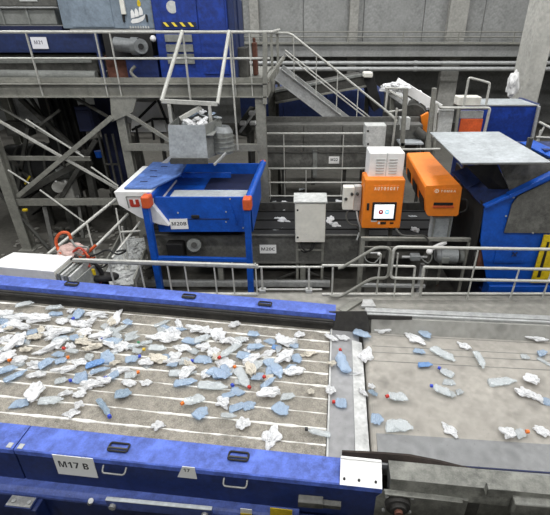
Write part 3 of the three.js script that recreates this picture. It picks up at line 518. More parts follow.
{ // vibration motor beside the chute
  const m = thing('vibration_motor', 'dusty grey vibration motor hanging beside the steel chute', 'motor');
  mesh('body', [rod([-1.424, 2.72, -7.7], [-1.44, 2.349, -7.7], 0.19, 0.19, 18)], M.greyPanel, m);
  mesh('end_cap', rod([-1.411, 2.806, -7.7], [-1.419, 2.72, -7.7], 0.13, 0.19, 18), M.motor, m);
  mesh('bracket', plate([[-1.54, 2.884, -7.65], [-1.401, 2.884, -7.65], [-1.526, 2.487, -7.65], [-1.579, 2.487, -7.65]], 0.03), M.greyPanel, m);
  for (const k of [0, 1, 2, 3]) mesh('cooling_fin', rod([-1.236 * 0 + -1.428, 2.385 + k * 0.08, -7.7], [-1.428, 2.385 + k * 0.08 + 0.02, -7.7], 0.205, 0.205, 18), M.greyPanel, m);
}
// ---------- dark belt conveyor behind the hopper ----------
{
  const c = thing('pit_conveyor', 'black cleated belt conveyor with grey side channel and M20C sign', 'conveyor'), z = -6.9;
  const xl = -2.827, xr = 2.953, yt = 1.098, yb = 0.528, xm = 1.092;
  mesh('side_channel', channel([xl, (yt + yb) / 2, z], [xm, (yt + yb) / 2, z], yt - yb, 0.06, 0.02, false, -1), M.darkGreyPanel, c);
  mesh('side_channel', bx(xm, xr, yb + 0.1, yt - 0.05, z - 0.25, z - 0.22), M.darkSteel, c);
  const b = mesh('belt', bx(xl, xr, yt - 0.09, yt - 0.05, z - 1.2, z - 0.05, 0.01), M.darkBelt, c); b.userData.label = 'black belt';
  for (let zz = z - 0.3; zz > z - 1.15; zz -= 0.42) mesh('belt_cleat', bx(xl, xr, yt - 0.055, yt - 0.025, zz - 0.015, zz + 0.015, 0.005), M.darkBelt, b);
  mesh('far_channel', bx(xl, xr, yb, yt + 0.12, z - 1.26, z - 1.2), M.darkSteel, c);
  for (const x of [-1.595, -0.054, 2.483]) { mesh('leg', bx(x, x + 0.1, 0, yb + 0.02, z - 0.12, z - 0.03), M.frameGrey, c); mesh('leg', bx(x, x + 0.1, 0, yb + 0.02, z - 1.25, z - 1.17), M.frameGrey, c); }
  const q = [-0.502, 0.405, -6.93], w = [0.517, -0.104, -6.93]; mesh('cross_brace', bar([q[0], yb, z - 0.08], [w[0], 0.1, z - 0.08], 0.04, 0.02), M.darkSteel, c); mesh('cross_brace', bar([q[0], 0.1, z - 0.1], [w[0], yb, z - 0.1], 0.04, 0.02), M.darkSteel, c);
  mesh('floor_beam', bar([-4.495, 0.167, -6.75], [0.5, 0.156, -6.75], 0.11, 0.08), M.galv, c);
  signPlate(c, 0.298, 0.175, printed(256, 176, words('#efeeea', '#151515', [['M20C', 0.5, 0.5, 84]])), [-0.632, 0.808, -6.88], [0, 0, 0], 'sign_plate', 'white sign reading M20C');
  // drive gear under the hopper
  const g = mesh('gear_unit', [bx(-2.407, -2.104, 0.681, 1.004, -6.88, -6.7, 0.03)], M.black, c); mesh('gear_face', rod([-1.949, 0.904, -6.85], [-1.906, 0.981, -6.7], 0.14, 0.12, 18), M.greyPanel, g); mesh('gear_hub', rod([-1.906, 0.981, -6.7], [-1.895, 1.001, -6.66], 0.05), M.darkSteel, g);
  // bottles lying along the far rail are separate things, added later
}
{ // added ledge, its black colour darkens the lit floor beyond the belt
  const d = thing('added_dark_ledge', 'added dark ledge strewn with scraps behind the black cleated belt', 'ledge');
  mesh('top', bx(-0.713, 1.254, 0.97, 1.0, -9.0, -8.5), M.darkBelt, d); mesh('face', bx(-0.713, 1.254, 0.4, 0.97, -8.54, -8.5), M.black, d);
  for (const x of [-0.67, 1.168]) mesh('leg', bx(x, x + 0.07, 0, 0.97, -8.98, -8.9), M.darkSteel, d);
}
// control box on its stand
{
  const z = -6.72, c = thing('control_box', 'cream electrical control box with a sloped lid on a stand behind the belts', 'control box');
  const x0 = -0.136, x1 = 0.384, y0 = 1.01, y1 = 1.756;
  mesh('body', bx(x0, x1, y0, y1, z - 0.28, z - 0.02, 0.012), M.cream, c);
  const d = mesh('door', bx(x0 + 0.012, x1 - 0.012, y0 + 0.015, y1 - 0.015, z - 0.02, z, 0.008), M.cream, c);
  for (const v of [0.83, 0.15]) mesh('lock', rod([x0 + 0.045, y0 + (y1 - y0) * v, z], [x0 + 0.045, y0 + (y1 - y0) * v, z + 0.012], 0.017), M.black, d);
  mesh('rain_lid', loft([[[x0 - 0.02, y1 + 0.005, z + 0.02], [x0 - 0.02, y1 + 0.03, z + 0.02], [x0 - 0.02, y1 + 0.07, z - 0.3], [x0 - 0.02, y1 + 0.005, z - 0.3]], [[x1 + 0.02, y1 + 0.005, z + 0.02], [x1 + 0.02, y1 + 0.03, z + 0.02], [x1 + 0.02, y1 + 0.07, z - 0.3], [x1 + 0.02, y1 + 0.005, z - 0.3]]]), M.boxGrey, c);
  for (const x of [x0 + 0.03, x1 - 0.03]) mesh('stand_leg', bx(x - 0.025, x + 0.025, 0, y0, z - 0.2, z - 0.15), M.frameGrey, c);
  mesh('stand_bar', bx(x0 + 0.02, x1 - 0.02, y0 - 0.24, y0 - 0.2, z - 0.2, z - 0.14), M.frameGrey, c);
  mesh('cable', hose([[x0 + 0.1, y0, z - 0.1], [x0 + 0.12, y0 - 0.1, z - 0.02], [x0 + 0.2, y0 - 0.17, z - 0.02], [x0 + 0.3, y0 - 0.14, z - 0.04], [x0 + 0.35, y0, z - 0.1]], 0.014), M.black, c);
  mesh('cable', hose([[x0 + 0.3, y0, z - 0.1], [x0 + 0.28, y0 - 0.12, z - 0.03], [x0 + 0.18, y0 - 0.2, z - 0.03], [x0 + 0.1, y0 - 0.2, z - 0.1]], 0.012), M.black, c);
}
{ // small switch box
  const z = -6.62, c = thing('switch_box', 'small pale switch box with rotary switches beside the orange cabinet', 'switch box');
  mesh('body', bx(0.654, 0.834, 1.672, 2.062, z - 0.15, z, 0.012), M.cream, c);
  mesh('side_module', bx(0.834, 0.957, 1.645, 2.07, z - 0.15, z - 0.03, 0.012), M.boxGrey, c);
  for (const p of [[0.701, 1.869, -6.61], [0.794, 1.955, -6.61], [0.886, 1.948, -6.63]]) mesh('rotary_switch', [rod([p[0], p[1], p[2] - 0.03], [p[0], p[1], p[2] + 0.02], 0.024), cbox([p[0], p[1], p[2] + 0.03], [0.012, 0.04, 0.02])], M.darkSteel, c);
  mesh('conduit', hose([[0.748, 1.66, -6.65], [0.716, 1.555, -6.6], [0.783, 1.45, -6.55], [0.902, 1.414, -6.55], [0.942, 1.303, -6.55]], 0.014), M.darkSteel, c);
  mesh('conduit', hose([[0.891, 1.642, -6.65], [0.919, 1.501, -6.6], [0.961, 1.354, -6.6], [0.924, 1.128, -6.6]], 0.014), M.boxGrey, c);
  mesh('post', bx(1.002, 1.081, 0, 2.024, -6.84, -6.78), M.frameGrey, c);
}
{ // orange operator cabinet with screen
  const z = -6.45, c = thing('orange_cabinet', 'orange operator cabinet with a lit touch screen and white lettering', 'cabinet');
  const x0 = 0.967, x1 = 1.599, y0 = 1.414, y1 = 2.252;
  mesh('body', bx(x0, x1, y0, y1, z - 0.4, z, 0.02), M.orange, c);
  const name = printed(512, 88, (x, w, h) => { x.fillStyle = '#e97e1c'; x.fillRect(0, 0, w, h); x.fillStyle = '#fdf0dd'; x.font = 'bold 66px sans-serif'; x.textAlign = 'center'; [...'AUTOSORT'].forEach((s, i) => x.fillText(s, 34 + i * 63.5, 68)); }, 0.45);
  signPlate(c, 0.4, 0.1, name, [1.312, 2.106, -6.447], [0, 0, 0], 'lettering', 'white lettering on orange');
  const fr = mesh('screen_frame', bx(1.112, 1.499, 1.566, 1.879, z, z + 0.02, 0.006), M.black, c);
  const scr = printed(256, 180, (x, w, h) => { x.fillStyle = '#f4f8fb'; x.fillRect(0, 0, w, h); x.fillStyle = '#b9c6cf'; x.fillRect(40, 16, 176, 8); x.fillStyle = '#8c2333'; x.beginPath(); x.arc(88, 96, 30, 0, 7); x.fill(); x.fillStyle = '#f4e8ea'; x.beginPath(); x.arc(88, 92, 11, 0, 7); x.fill(); x.fillStyle = '#7cc3d8'; x.beginPath(); x.arc(170, 96, 30, 0, 7); x.fill(); x.fillStyle = '#e4f4f8'; x.fillRect(152, 84, 36, 20); });
  scr.emissive = new THREE.Color(1, 1, 1); scr.emissiveMap = scr.map; scr.emissiveIntensity = 0.55;
  const sp = [1.304, 1.724, -6.43]; signPlate(fr, 0.317, 0.24, scr, [sp[0], sp[1], z + 0.0235], [0, 0, 0], 'screen', 'lit screen with a red and a blue disc');
  const sl = new THREE.RectAreaLight(0xf2f7ff, 0.5, 0.3, 0.24); sl.position.set(sp[0], sp[1], z + 0.032); sl.rotation.y = Math.PI; sl.name = 'screen_light'; c.add(sl);
  mesh('handle', bx(1.025, 1.062, 1.742, 1.862, z, z + 0.02, 0.004), M.black, c);
  mesh('sticker', bx(1.109, 1.207, 1.535, 1.566, z, z + 0.004, 0.001), M.white, c);
  mesh('sticker', bx(1.227, 1.259, 1.494, 1.535, z, z + 0.004, 0.001), M.white, c);
  mesh('button_strip', bx(1.268, 1.358, 1.494, 1.535, z, z + 0.012, 0.003), M.black, c);
  mesh('button_strip', bx(1.423, 1.48, 1.5, 1.53, z, z + 0.012, 0.003), M.black, c);
  for (const u of [0.1, 0.5]) mesh('leg', bx(x0 + u, x0 + u + 0.06, 0, y0, z - 0.28, z - 0.2), M.darkSteel, c);
}
{ // white cooling cabinet sitting above and behind the orange one
  const z = -6.6, c = thing('white_cabinet', 'white ribbed cooling cabinet perched on the orange operator cabinet', 'cabinet');
  const x0 = 1.033, x1 = 1.581, y0 = 2.21, y1 = 2.627;
  mesh('body', bx(x0, x1, y0, y1, z - 0.4, z, 0.015), M.white, c);
  mesh('seam', bx((x0 + x1) / 2 - 0.006, (x0 + x1) / 2 + 0.006, y0, y1, z - 0.01, z + 0.004, 0.001), M.boxGrey, c);
  for (const s of [0, 1]) for (let k = 0; k < 6; k++) { const a = x0 + (s ? 0.57 : 0.2) * (x1 - x0); mesh('vent_slat', bx(a, a + 0.13, y0 + 0.08 + k * 0.045, y0 + 0.1 + k * 0.045, z, z + 0.012, 0.004), M.boxGrey, c); }
}
{ // long orange scanner head
  const c = thing('orange_scanner', 'long orange scanner housing with white lettering pointing over the dark belt', 'scanner');
  const F0 = [1.823, 2.251, -6.15], F1 = [2.38, 2.275, -6.15], F2 = [2.401, 1.766, -6.15], F3 = [1.92, 1.766, -6.15];
  const B0 = [1.841, 2.358, -7.6], B1 = [2.274, 2.376, -7.6], B2 = [2.329, 1.86, -7.6], B3 = [1.876, 1.973, -7.6];
  const mix = (a, b, t) => V(a).lerp(V(b), t), oct = (a, b, c2, d) => [mix(a, b, 0.04), mix(a, b, 0.93), mix(b, c2, 0.1), mix(b, c2, 0.95), mix(c2, d, 0.05), mix(c2, d, 0.95), mix(d, a, 0.05), mix(d, a, 0.94)];
  mesh('body', loft([oct(F0, F1, F2, F3), oct(B0, B1, B2, B3)]), M.orange, c);
  const S = (s, t) => { const a = mix(F0, B0, t), b = mix(F3, B3, t); return a.lerp(b, s); };
  for (const [t0, t1, dark] of [[0.1, 0.3, 0], [0.42, 0.62, 1], [0.74, 0.9, 1]]) { const q = [S(0.55, t0), S(0.55, t1), S(0.98, t1), S(0.98, t0)].map((p) => [p.x - 0.012, p.y, p.z]); mesh('dark_port', loft([q, q.map((p) => [p[0] + 0.01, p[1], p[2]])]), M.black, c); }
  signPlate(c, 0.344, 0.085, printed(256, 64, (x, w, h) => { x.fillStyle = '#e97e1c'; x.fillRect(0, 0, w, h); x.fillStyle = '#fbe6cf'; x.font = 'bold 40px sans-serif'; x.textAlign = 'center'; [...'TOMRA'].forEach((s, i) => x.fillText(s, 92 + i * 36, 47)); x.strokeStyle = '#fbe6cf'; x.lineWidth = 8; x.beginPath(); x.arc(36, 32, 20, 0, 7); x.stroke(); x.beginPath(); x.moveTo(36, 16); x.lineTo(36, 48); x.stroke(); }, 0.45), [2.133, 2.174, -6.146], [0, 0, 0], 'lettering', 'white round emblem and lettering');
  const sl = mesh('slot', bx(1.993, 2.29, 1.939, 1.988, -6.16, -6.142, 0.006), M.black, c); mesh('slot_lip', bx(1.985, 2.306, 1.907, 1.939, -6.16, -6.125, 0.006), M.orangeDark, sl);
  mesh('pedestal', [bx(2.053, 2.39, 1.313, 1.684, -6.4, -6.3, 0.01)], M.paleGrey, c);
  for (const u of [2.079, 2.334]) mesh('pedestal_rib', bx(u, u + 0.03, 1.341, 1.658, -6.3, -6.27), M.greyPanel, c);
  mesh('cable', hose([[2.411, 1.795, -6.2], [2.506, 1.866, -6.15], [2.484, 2.029, -6.15], [2.402, 2.026, -6.2]], 0.014), M.black, c);
  mesh('support_column', bx(2.15, 2.328, 0, 1.325, -6.45, -6.38), M.darkSteel, c);
}
{ // frame with motors under the scanner
  const z = -6.1, c = thing('scanner_frame', 'grey square tube frame with two motors under the orange scanner', 'frame');
  const yA = 1.394;
  mesh('top_tube', bar([0.916, 1.402, -6.1], [2.672, 1.385, -6.1], 0.055, 0.06), M.frameGrey, c);
  mesh('middle_tube', bar([0.941, 1.2, -6.2], [2.095, 1.182, -6.2], 0.03, 0.03), M.frameGrey, c);
  mesh('bottom_tube', bar([0.972, 0.535, -6.1], [2.047, 0.515, -6.1], 0.05, 0.06), M.galv, c);
  for (const a of [0.949, 2.642]) mesh('upright', bx(a - 0.03, a + 0.03, 0, yA, z - 0.03, z + 0.03), M.frameGrey, c);
  mesh('upright', bx(1.929, 1.995, 0, 0.928, -6.16, -6.1), M.galv, c);
  mesh('knee_brace', bar([1.985, 1.25, -6], [2.268, 1.341, -6.1], 0.05, 0.05), M.white, c);
  const m1 = mesh('motor', rod([2.193, 1.106, -6.1], [2.47, 1.088, -6.1], 0.13, 0.13, 18), M.motor, c); mesh('motor_cap', rod([2.136, 1.106, -6.1], [2.193, 1.106, -6.1], 0.09, 0.13, 18), M.motor, m1); mesh('terminal_box', cbox([2.259, 1.081, -5.98], [0.12, 0.1, 0.06]), M.greyPanel, m1);
  const m2 = mesh('motor', rod([2.543, 1.034, -6.2], [2.809, 1.015, -6.2], 0.11, 0.11, 18), M.greyPanel, c); mesh('motor_cap', rod([2.809, 1.015, -6.2], [2.858, 1.015, -6.2], 0.11, 0.07, 18), M.motor, m2);
  const v1 = mesh('valve_block', cbox([1.781, 1.124, -6], [0.16, 0.1, 0.12], 0.02), M.motor, c); mesh('valve_pipe', rod([1.574, 1.124, -6], [1.971, 1.124, -6], 0.022), M.galv, v1); mesh('valve_knob', new THREE.SphereGeometry(0.05, 14, 10).translate(...[1.98, 1.25, -5.95]), M.white, v1); mesh('valve_knob', new THREE.SphereGeometry(0.03, 12, 8).translate(...[1.204, 1.178, -6]), M.white, v1); mesh('valve_pipe', rod([1.063, 1.186, -6.02], [1.222, 1.186, -6.02], 0.016), M.galv, v1);
  mesh('cable', hose([[0.964, 1.214, -6], [0.997, 1.097, -5.95], [1.128, 1.043, -5.95], [1.224, 1.124, -6]], 0.01), M.greyPanel, c);
  mesh('cable', hose([[1.86, 1.124, -6], [1.986, 1.043, -5.95], [2.031, 1.169, -5.95], [1.933, 1.285, -6]], 0.012), M.greyPanel, c);
  mesh('guard_hose', hose([[1.475, 1.521, -6.2], [1.544, 1.488, -6.05], [1.688, 1.495, -6], [1.874, 1.495, -6], [1.959, 1.401, -5.98], [1.995, 1.26, -5.98]], 0.016), M.darkSteel, c);
}

// ---------- blue ejection hood ----------
{
  const z = -5.9, c = thing('ejection_hood', 'large blue machine hood with a flat steel lid and a yellow strip', 'machine');
  const front = [[2.659, 2.024, -5.9], [3.084, 2.271, -5.9], [3.529, 2.487, -5.9], [4.776, 2.487, -5.9], [5.456, 0.681, -5.9], [2.975, 0.7, -5.9], [2.712, 1.458, -5.9]];
  front[4] = [front[3][0], front[5][1], -5.9];
  mesh('front_panel', plate(front, 0.03), M.machineBlue, c);
  mesh('arch_rim', [bar([2.942, 2.217, -5.84], [3.485, 2.535, -5.84], 0.06, 0.12), bar([2.632, 2.048, -5.84], [2.955, 2.225, -5.84], 0.04, 0.1)], M.machineBlue, c);
  mesh('guard_sheet', plate([[3.027, 1.621, -5.86], [3.04, 2.079, -5.86], [3.098, 2.202, -5.86], [3.521, 2.441, -5.86], [4.766, 2.441, -5.86], [5.084, 1.596, -5.86]], 0.02), M.darkGreyPanel, c).userData.label = 'dark grey guard sheet';
  for (const p of [[3.028, 2.187, -5.84], [2.985, 1.898, -5.84], [3.454, 1.622, -5.84]]) mesh('bolt', bolt(p[0], p[1], -5.842, 0.014), M.galv, c);
  const ys = mesh('yellow_strip', plate([[3.638, 0.747, -5.84], [3.628, 1.589, -5.84], [3.959, 1.589, -5.84], [4.078, 0.747, -5.84]], 0.02), M.yellow, c); mesh('slot', plate([[3.706, 0.859, -5.825], [3.703, 1.479, -5.825], [3.733, 1.479, -5.825], [3.753, 0.859, -5.825]], 0.012), M.black, ys);
  { const a = [2.981, 1.361, -5.87], b = [3.435, 1.079, -5.87]; const d = mesh('access_door', bx(a[0], b[0], b[1], a[1], -5.885, -5.868, 0.012), M.machineBlue, c); const q = [3.271, 1.253, -5.86]; mesh('star_knob', [bar([q[0] - 0.035, q[1] - 0.035, -5.855], [q[0] + 0.035, q[1] + 0.035, -5.855], 0.02, 0.02), bar([q[0] - 0.035, q[1] + 0.035, -5.855], [q[0] + 0.035, q[1] - 0.035, -5.855], 0.02, 0.02)], M.navy, d); }
  mesh('base_rail', bx(3.009, front[3][0], 0.403, 0.674, -6.1, -5.85, 0.015), M.machineBlue, c);
  mesh('skid', bx(3.009, front[3][0], 0, 0.403 + 0.02, -7.2, -5.95, 0.015), M.navy, c);
  mesh('brown_screen', bx(2.756, 2.953, 0.987, 1.292, -5.96, -5.93), M.brown, c);
  // side wall facing the scanner and inside: black stands in for the open hood's shade
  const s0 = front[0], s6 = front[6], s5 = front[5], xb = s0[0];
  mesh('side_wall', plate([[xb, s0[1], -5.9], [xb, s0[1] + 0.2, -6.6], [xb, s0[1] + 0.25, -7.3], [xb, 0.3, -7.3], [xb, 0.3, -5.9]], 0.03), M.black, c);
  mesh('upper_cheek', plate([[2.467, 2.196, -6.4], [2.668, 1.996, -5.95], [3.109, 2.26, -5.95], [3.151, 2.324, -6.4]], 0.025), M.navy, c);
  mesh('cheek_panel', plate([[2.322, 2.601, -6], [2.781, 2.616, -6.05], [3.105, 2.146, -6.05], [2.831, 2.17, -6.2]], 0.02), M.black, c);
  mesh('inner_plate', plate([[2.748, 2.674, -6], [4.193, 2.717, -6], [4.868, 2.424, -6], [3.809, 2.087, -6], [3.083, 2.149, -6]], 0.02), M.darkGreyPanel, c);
  mesh('shade_body', bx(xb + 0.05, front[3][0], 0.6, 2.063, -7.4, -6.2, 0.02), M.black, c);
  // flat lid
  const LY = 2.798;
  const lid = mesh('lid_sheet', plate([[2.085, 2.81, -7.177], [3.232, 2.81, -7.214], [3.208, 2.81, -5.458], [2.03, 2.81, -5.427]], 0.012), M.paleGrey, c); lid.userData.label = 'pale flat steel lid sheet';
  mesh('lid_edge', bar([2.043, 2.795, -5.46], [3.227, 2.795, -5.487], 0.03, 0.012), M.galv, lid);
  mesh('lid_post', bx(xb - 0.05, xb + 0.02, 1.5, 2.8, -6.9, -6.83), M.darkSteel, c);
  mesh('lid_post', bx(xb + 0.9, xb + 0.97, 1.5, 2.8, -6.9, -6.83), M.darkSteel, c);
  mesh('inner_shelf', plate([[2.244, 2.419, -6.3], [2.578, 2.451, -6.5], [2.752, 2.294, -6.3], [2.464, 2.186, -6.2]], 0.02), M.navy, c);
}
{ // blue lid rails beyond the steel lid
  const c = thing('blue_trough', 'blue sheet trough sloping down beside the tall blue cabinet', 'trough'), z = -7.6;
  mesh('rim', plate([[4.117, 2.388, -8.2], [4.373, 2.425, -8.2], [4.33, 2.465, -7.2], [4.163, 2.397, -7.2]], 0.03), M.machineBlue, c);
  mesh('rim', plate([[4.344, 2.356, -8.1], [4.806, 2.449, -8.1], [4.435, 2.464, -7.4], [4.181, 2.446, -7.4]], 0.03), M.blue, c);
  mesh('body', bx(4.207, 5.654, 0, 2.331, -8.6, -8.2, 0.02), M.navy, c);
}
{ // tall blue cabinet with pale top
  const z = -9.6, c = thing('machine_cabinet', 'dark blue cabinet with a pale dusty top in front of the concrete column', 'cabinet');
  const x0 = 3.682, x1 = 5.03, y1 = 2.86;
  mesh('body', bx(x0, x1, 0, y1 - 0.03, z - 0.85, z, 0.02), M.deepBlue, c);
  mesh('top_sheet', bx(x0 + 0.05, x1 - 0.04, y1 - 0.02, y1 + 0.0, z - 0.8, z - 0.02, 0.008), M.paleGrey, c);
  mesh('top_rim', [bx(x0 - 0.02, x0 + 0.08, y1 - 0.04, y1 + 0.015, z - 0.87, z), bx(x1 - 0.06, x1 + 0.02, y1 - 0.04, y1 + 0.015, z - 0.87, z)], M.blue, c);
  mesh('front_bead', bar([x0, y1 - 0.015, z + 0.005], [x1, y1 - 0.015, z + 0.005], 0.03, 0.03), M.galv, c);
  mesh('corner_post', bar([5.009, 2.838, -9.55], [5.038, 2.056, -9.55], 0.06, 0.06), M.galv, c);
}
{ // platform frame with orange guards in front of it
  const c = thing('orange_guard_frame', 'square tube frame holding orange mesh guards and a pale panel', 'guard frame'), z = -9.0;
  mesh('top_tube', pipe([[2.675, 2.966, -9], [2.766, 2.889, -9], [3.749, 2.889, -9], [3.732, 2.376, -9]], 0.03, 0.05), M.tube, c);
  mesh('corner_post', bar([2.689, 2.315, -9], [2.662, 2.985, -9], 0.06, 0.06), M.tube, c);
  mesh('loop', pipe([[3.243, 2.872, -9.1], [3.258, 3.446, -9.1], [3.692, 3.345, -9.1], [3.697, 2.931, -9.1]], 0.024, 0.05), M.tube, c);
  mesh('orange_guard', bx(3.227, 3.679, 2.241, 2.666, -9.1, -9.05), M.orangeDark, c);
  mesh('pale_panel', bx(3.202, 3.668, 2.674, 2.821, -9.1, -9.06), M.boxGrey, c);
  mesh('white_panel', bx(2.77, 3.066, 2.239, 2.84, -9.12, -9.06), M.boxGrey, c);
  mesh('upright', bar([3.148, 2.294, -9], [3.117, 2.889, -9], 0.07, 0.05), M.frameGrey, c);
  mesh('pale_cap', bx(3.197, 3.669, 2.879, 3.055, -9.6, -9.3, 0.02), M.cream, c);
  for (const x of [2.766, 3.736]) mesh('leg', bx(x - 0.03, x + 0.03, 0, 2.324, -9.12, -9.06), M.frameGrey, c);
}
{ // sloping guard rails beyond the blue cabinet
  const r = thing('side_railing', 'pair of grey tube rails beside the concrete column', 'railing');
  mesh('top_rail', rod([4.696, 2.656, -8.8], [5.269, 2.396, -8.4], 0.024), M.tube, r); mesh('post', rod([4.804, 2.608, -8.75], [4.718, 2.253, -8.75], 0.02), M.tube, r); mesh('middle_rail', rod([4.686, 2.373, -8.75], [5.326, 2.392, -8.5], 0.02), M.tube, r);
  mesh('post', rod([4.75, 2.511, -8.75], [4.75, 0, -8.75], 0.024), M.tube, r);
}

// ---------- grey conveyor with the M22 sign, behind the dark belt ----------
{
  const z = -9.3, c = thing('panelled_conveyor', 'long grey side-panelled conveyor with an M22 sign behind the dark belt', 'conveyor');
  const x0 = -0.802, x1 = 2.538, yt = 2.495, ym = 1.923, yb = 1.567;
  let i = 0; for (let x = x0; x < x1 - 0.05; x += 0.82) mesh('side_panel', bx(x, Math.min(x + 0.81, x1), ym, yt - 0.02, z - 0.03, z - 0.01 * (i++ % 2), 0.006), M.darkGreyPanel, c);
  mesh('top_tray', bx(x0, x1, yt - 0.04, yt, z - 0.36, z - 0.02), M.darkGreyPanel, c);
  mesh('lower_channel', bx(x0, x1, yb, ym, z - 0.06, z + 0.05, 0.012), M.darkGreyPanel, c);
  mesh('lower_lip', bx(x0, x1, yb, yb + 0.03, z + 0.02, z + 0.1, 0.006), M.frameGrey, c);
  mesh('back_panel', bx(x0, x1, yb, yt + 0.1, z - 0.4, z - 0.36), M.darkGreyPanel, c);
  for (const u of [0.262, 1.684]) mesh('stiffener', bx(u - 0.05, u + 0.05, 1.364, 1.966, z + 0.02, z + 0.08, 0.01), M.greyPanel, c);
  for (const u of [-0.441, 0.926, 2.14]) { mesh('leg', bx(u - 0.04, u + 0.04, 0, yb, z - 0.1, z - 0.02), M.darkSteel, c); mesh('leg', bx(u - 0.04, u + 0.04, 0, yb, z - 0.35, z - 0.28), M.darkSteel, c); }
  signPlate(c, 0.228, 0.16, printed(256, 176, words('#e6e5e1', '#222', [['M22', 0.5, 0.46, 92]])), [0.676, 1.764, -9.24], [0, 0, 0], 'sign_plate', 'white sign reading M22');
}
function tubeRail(label, z, x0, x1, ys, posts, y0, group, name = 'tube_railing') {
  const r = railing(name, label, group);
  ys.forEach((y, i) => mesh(i ? 'middle_rail' : 'top_rail', rod([x0, y, z], [x1, y, z], i ? 0.018 : 0.022), M.tube, r));
  for (const x of posts) mesh('post', bar([x, y0, z], [x, ys[0], z], 0.035, 0.02), M.tube, r);
  return r;
}
tubeRail('two-bar tube railing in front of the M22 conveyor panels', -9.05, -0.856, 1.315, [2.375, 2.106], [-0.401, 0.844], 0.0);
tubeRail('low tube railing between the dark belt and the M22 conveyor', -8.95, -0.799, 1.49, [1.663, 1.352, 1.043], [-0.717, 0.065, 1.412], 0.0);
{ // grey wall cabinet
  const z = -8.6, c = thing('wall_cabinet', 'pale grey electrical cabinet standing behind the white cooling cabinet', 'cabinet');
  mesh('body', bx(1.223, 1.637, 2.2, 2.629, z - 0.3, z - 0.02, 0.012), M.boxGrey, c);
  const d = mesh('door', bx(1.243, 1.623, 2.21, 2.62, z - 0.02, z, 0.008), M.boxGrey, c);
  for (const p of [[1.276, 2.524, -8.6], [1.295, 2.27, -8.6]]) mesh('lock', rod(p, [p[0], p[1], p[2] + 0.012], 0.02), M.black, d);
  mesh('stand', bx(1.306, 1.387, 0, 2.184, z - 0.2, z - 0.1), M.frameGrey, c);
}
{ // dark blue panelled conveyor further back, under the stair
  const z = -12.6, c = thing('navy_conveyor', 'long dark navy conveyor casing seen under the stair', 'conveyor');
  const x0 = -1.753, x1 = 2.254, y0 = 1.847, y1 = 2.76;
  for (let x = x0, i = 0; x < x1 - 0.1; x += 1.2, i++) mesh('casing_panel', bx(x, Math.min(x + 1.19, x1), y0, y1 - (i % 2) * 0.03, z - 1.2, z, 0.015), M.navy, c);
  for (const u of [x0 + 0.2, (x0 + x1) / 2, x1 - 0.3]) mesh('leg', bx(u, u + 0.12, 0, y0, z - 0.2, z - 0.08), M.darkSteel, c);
  mesh('foot_rail', rod([x0, 1.95, z + 0.1], [x1, 1.95, z + 0.1], 0.03), M.frameGrey, c);
}
{ // inclined dark conveyor crossing behind the stair
  const c = thing('inclined_conveyor', 'dark inclined conveyor rising behind the stair to a black head drum', 'conveyor'), z = -11.6;
  const a = [-0.688, 2.77, -11.6], b = [1.676, 3.184, -11.6];
  mesh('boom', bar(a, b, 0.26, 0.9), M.darkSteel, c); mesh('top_edge', bar([a[0], a[1] + 0.15, a[2] + 0.46], [b[0], b[1] + 0.15, b[2] + 0.46], 0.06, 0.06), M.greyPanel, c); mesh('bottom_edge', bar([a[0], a[1] - 0.12, a[2] + 0.46], [b[0], b[1] - 0.12, b[2] + 0.46], 0.05, 0.05), M.frameGrey, c);
  mesh('head_hood', loft([[[1.433, 3.292, -11.1], [1.666, 3.358, -11.1], [1.949, 2.584, -11.1], [1.763, 2.442, -11.1]], [[1.433, 3.292, -11.1], [1.666, 3.358, -11.1], [1.949, 2.584, -11.1], [1.763, 2.442, -11.1]].map((p) => [p[0], p[1], -12.0])]), M.black, c);
  mesh('head_cap', cbox([1.533, 3.308, -11.05], [0.22, 0.12, 0.3], 0.03), M.cream, c);
  for (const q of [a, b]) mesh('leg', bx(q[0] - 0.05, q[0] + 0.05, 0, q[1], -11.95, -11.85), M.darkSteel, c);
}
{ // bright conveyor end with plastic flakes, far back
  const c = thing('unloading_conveyor', 'pale inclined conveyor heaped with bright plastic far behind the orange scanner', 'conveyor'), z = -10.4;
  const a = [2.096, 3.215, -10.4], b = [3.055, 2.7, -10];
  mesh('side_sheet', bar(a, b, 0.2, 0.05), M.white, c); mesh('bed', bar([a[0] - 0.1, a[1] - 0.2, a[2] - 0.4], [b[0] - 0.1, b[1] - 0.25, b[2] - 0.4], 0.06, 0.7), M.foil, c);
  for (const p of [a, b]) mesh('leg', bx(p[0] - 0.05, p[0] + 0.05, 0, p[1] - 0.1, p[2] - 0.25, p[2] - 0.15), M.frameGrey, c);
  mesh('drum', rod([2.501, 2.487, -10.1], [2.721, 2.575, -10.6], 0.3, 0.3, 20), M.darkSteel, c);
}
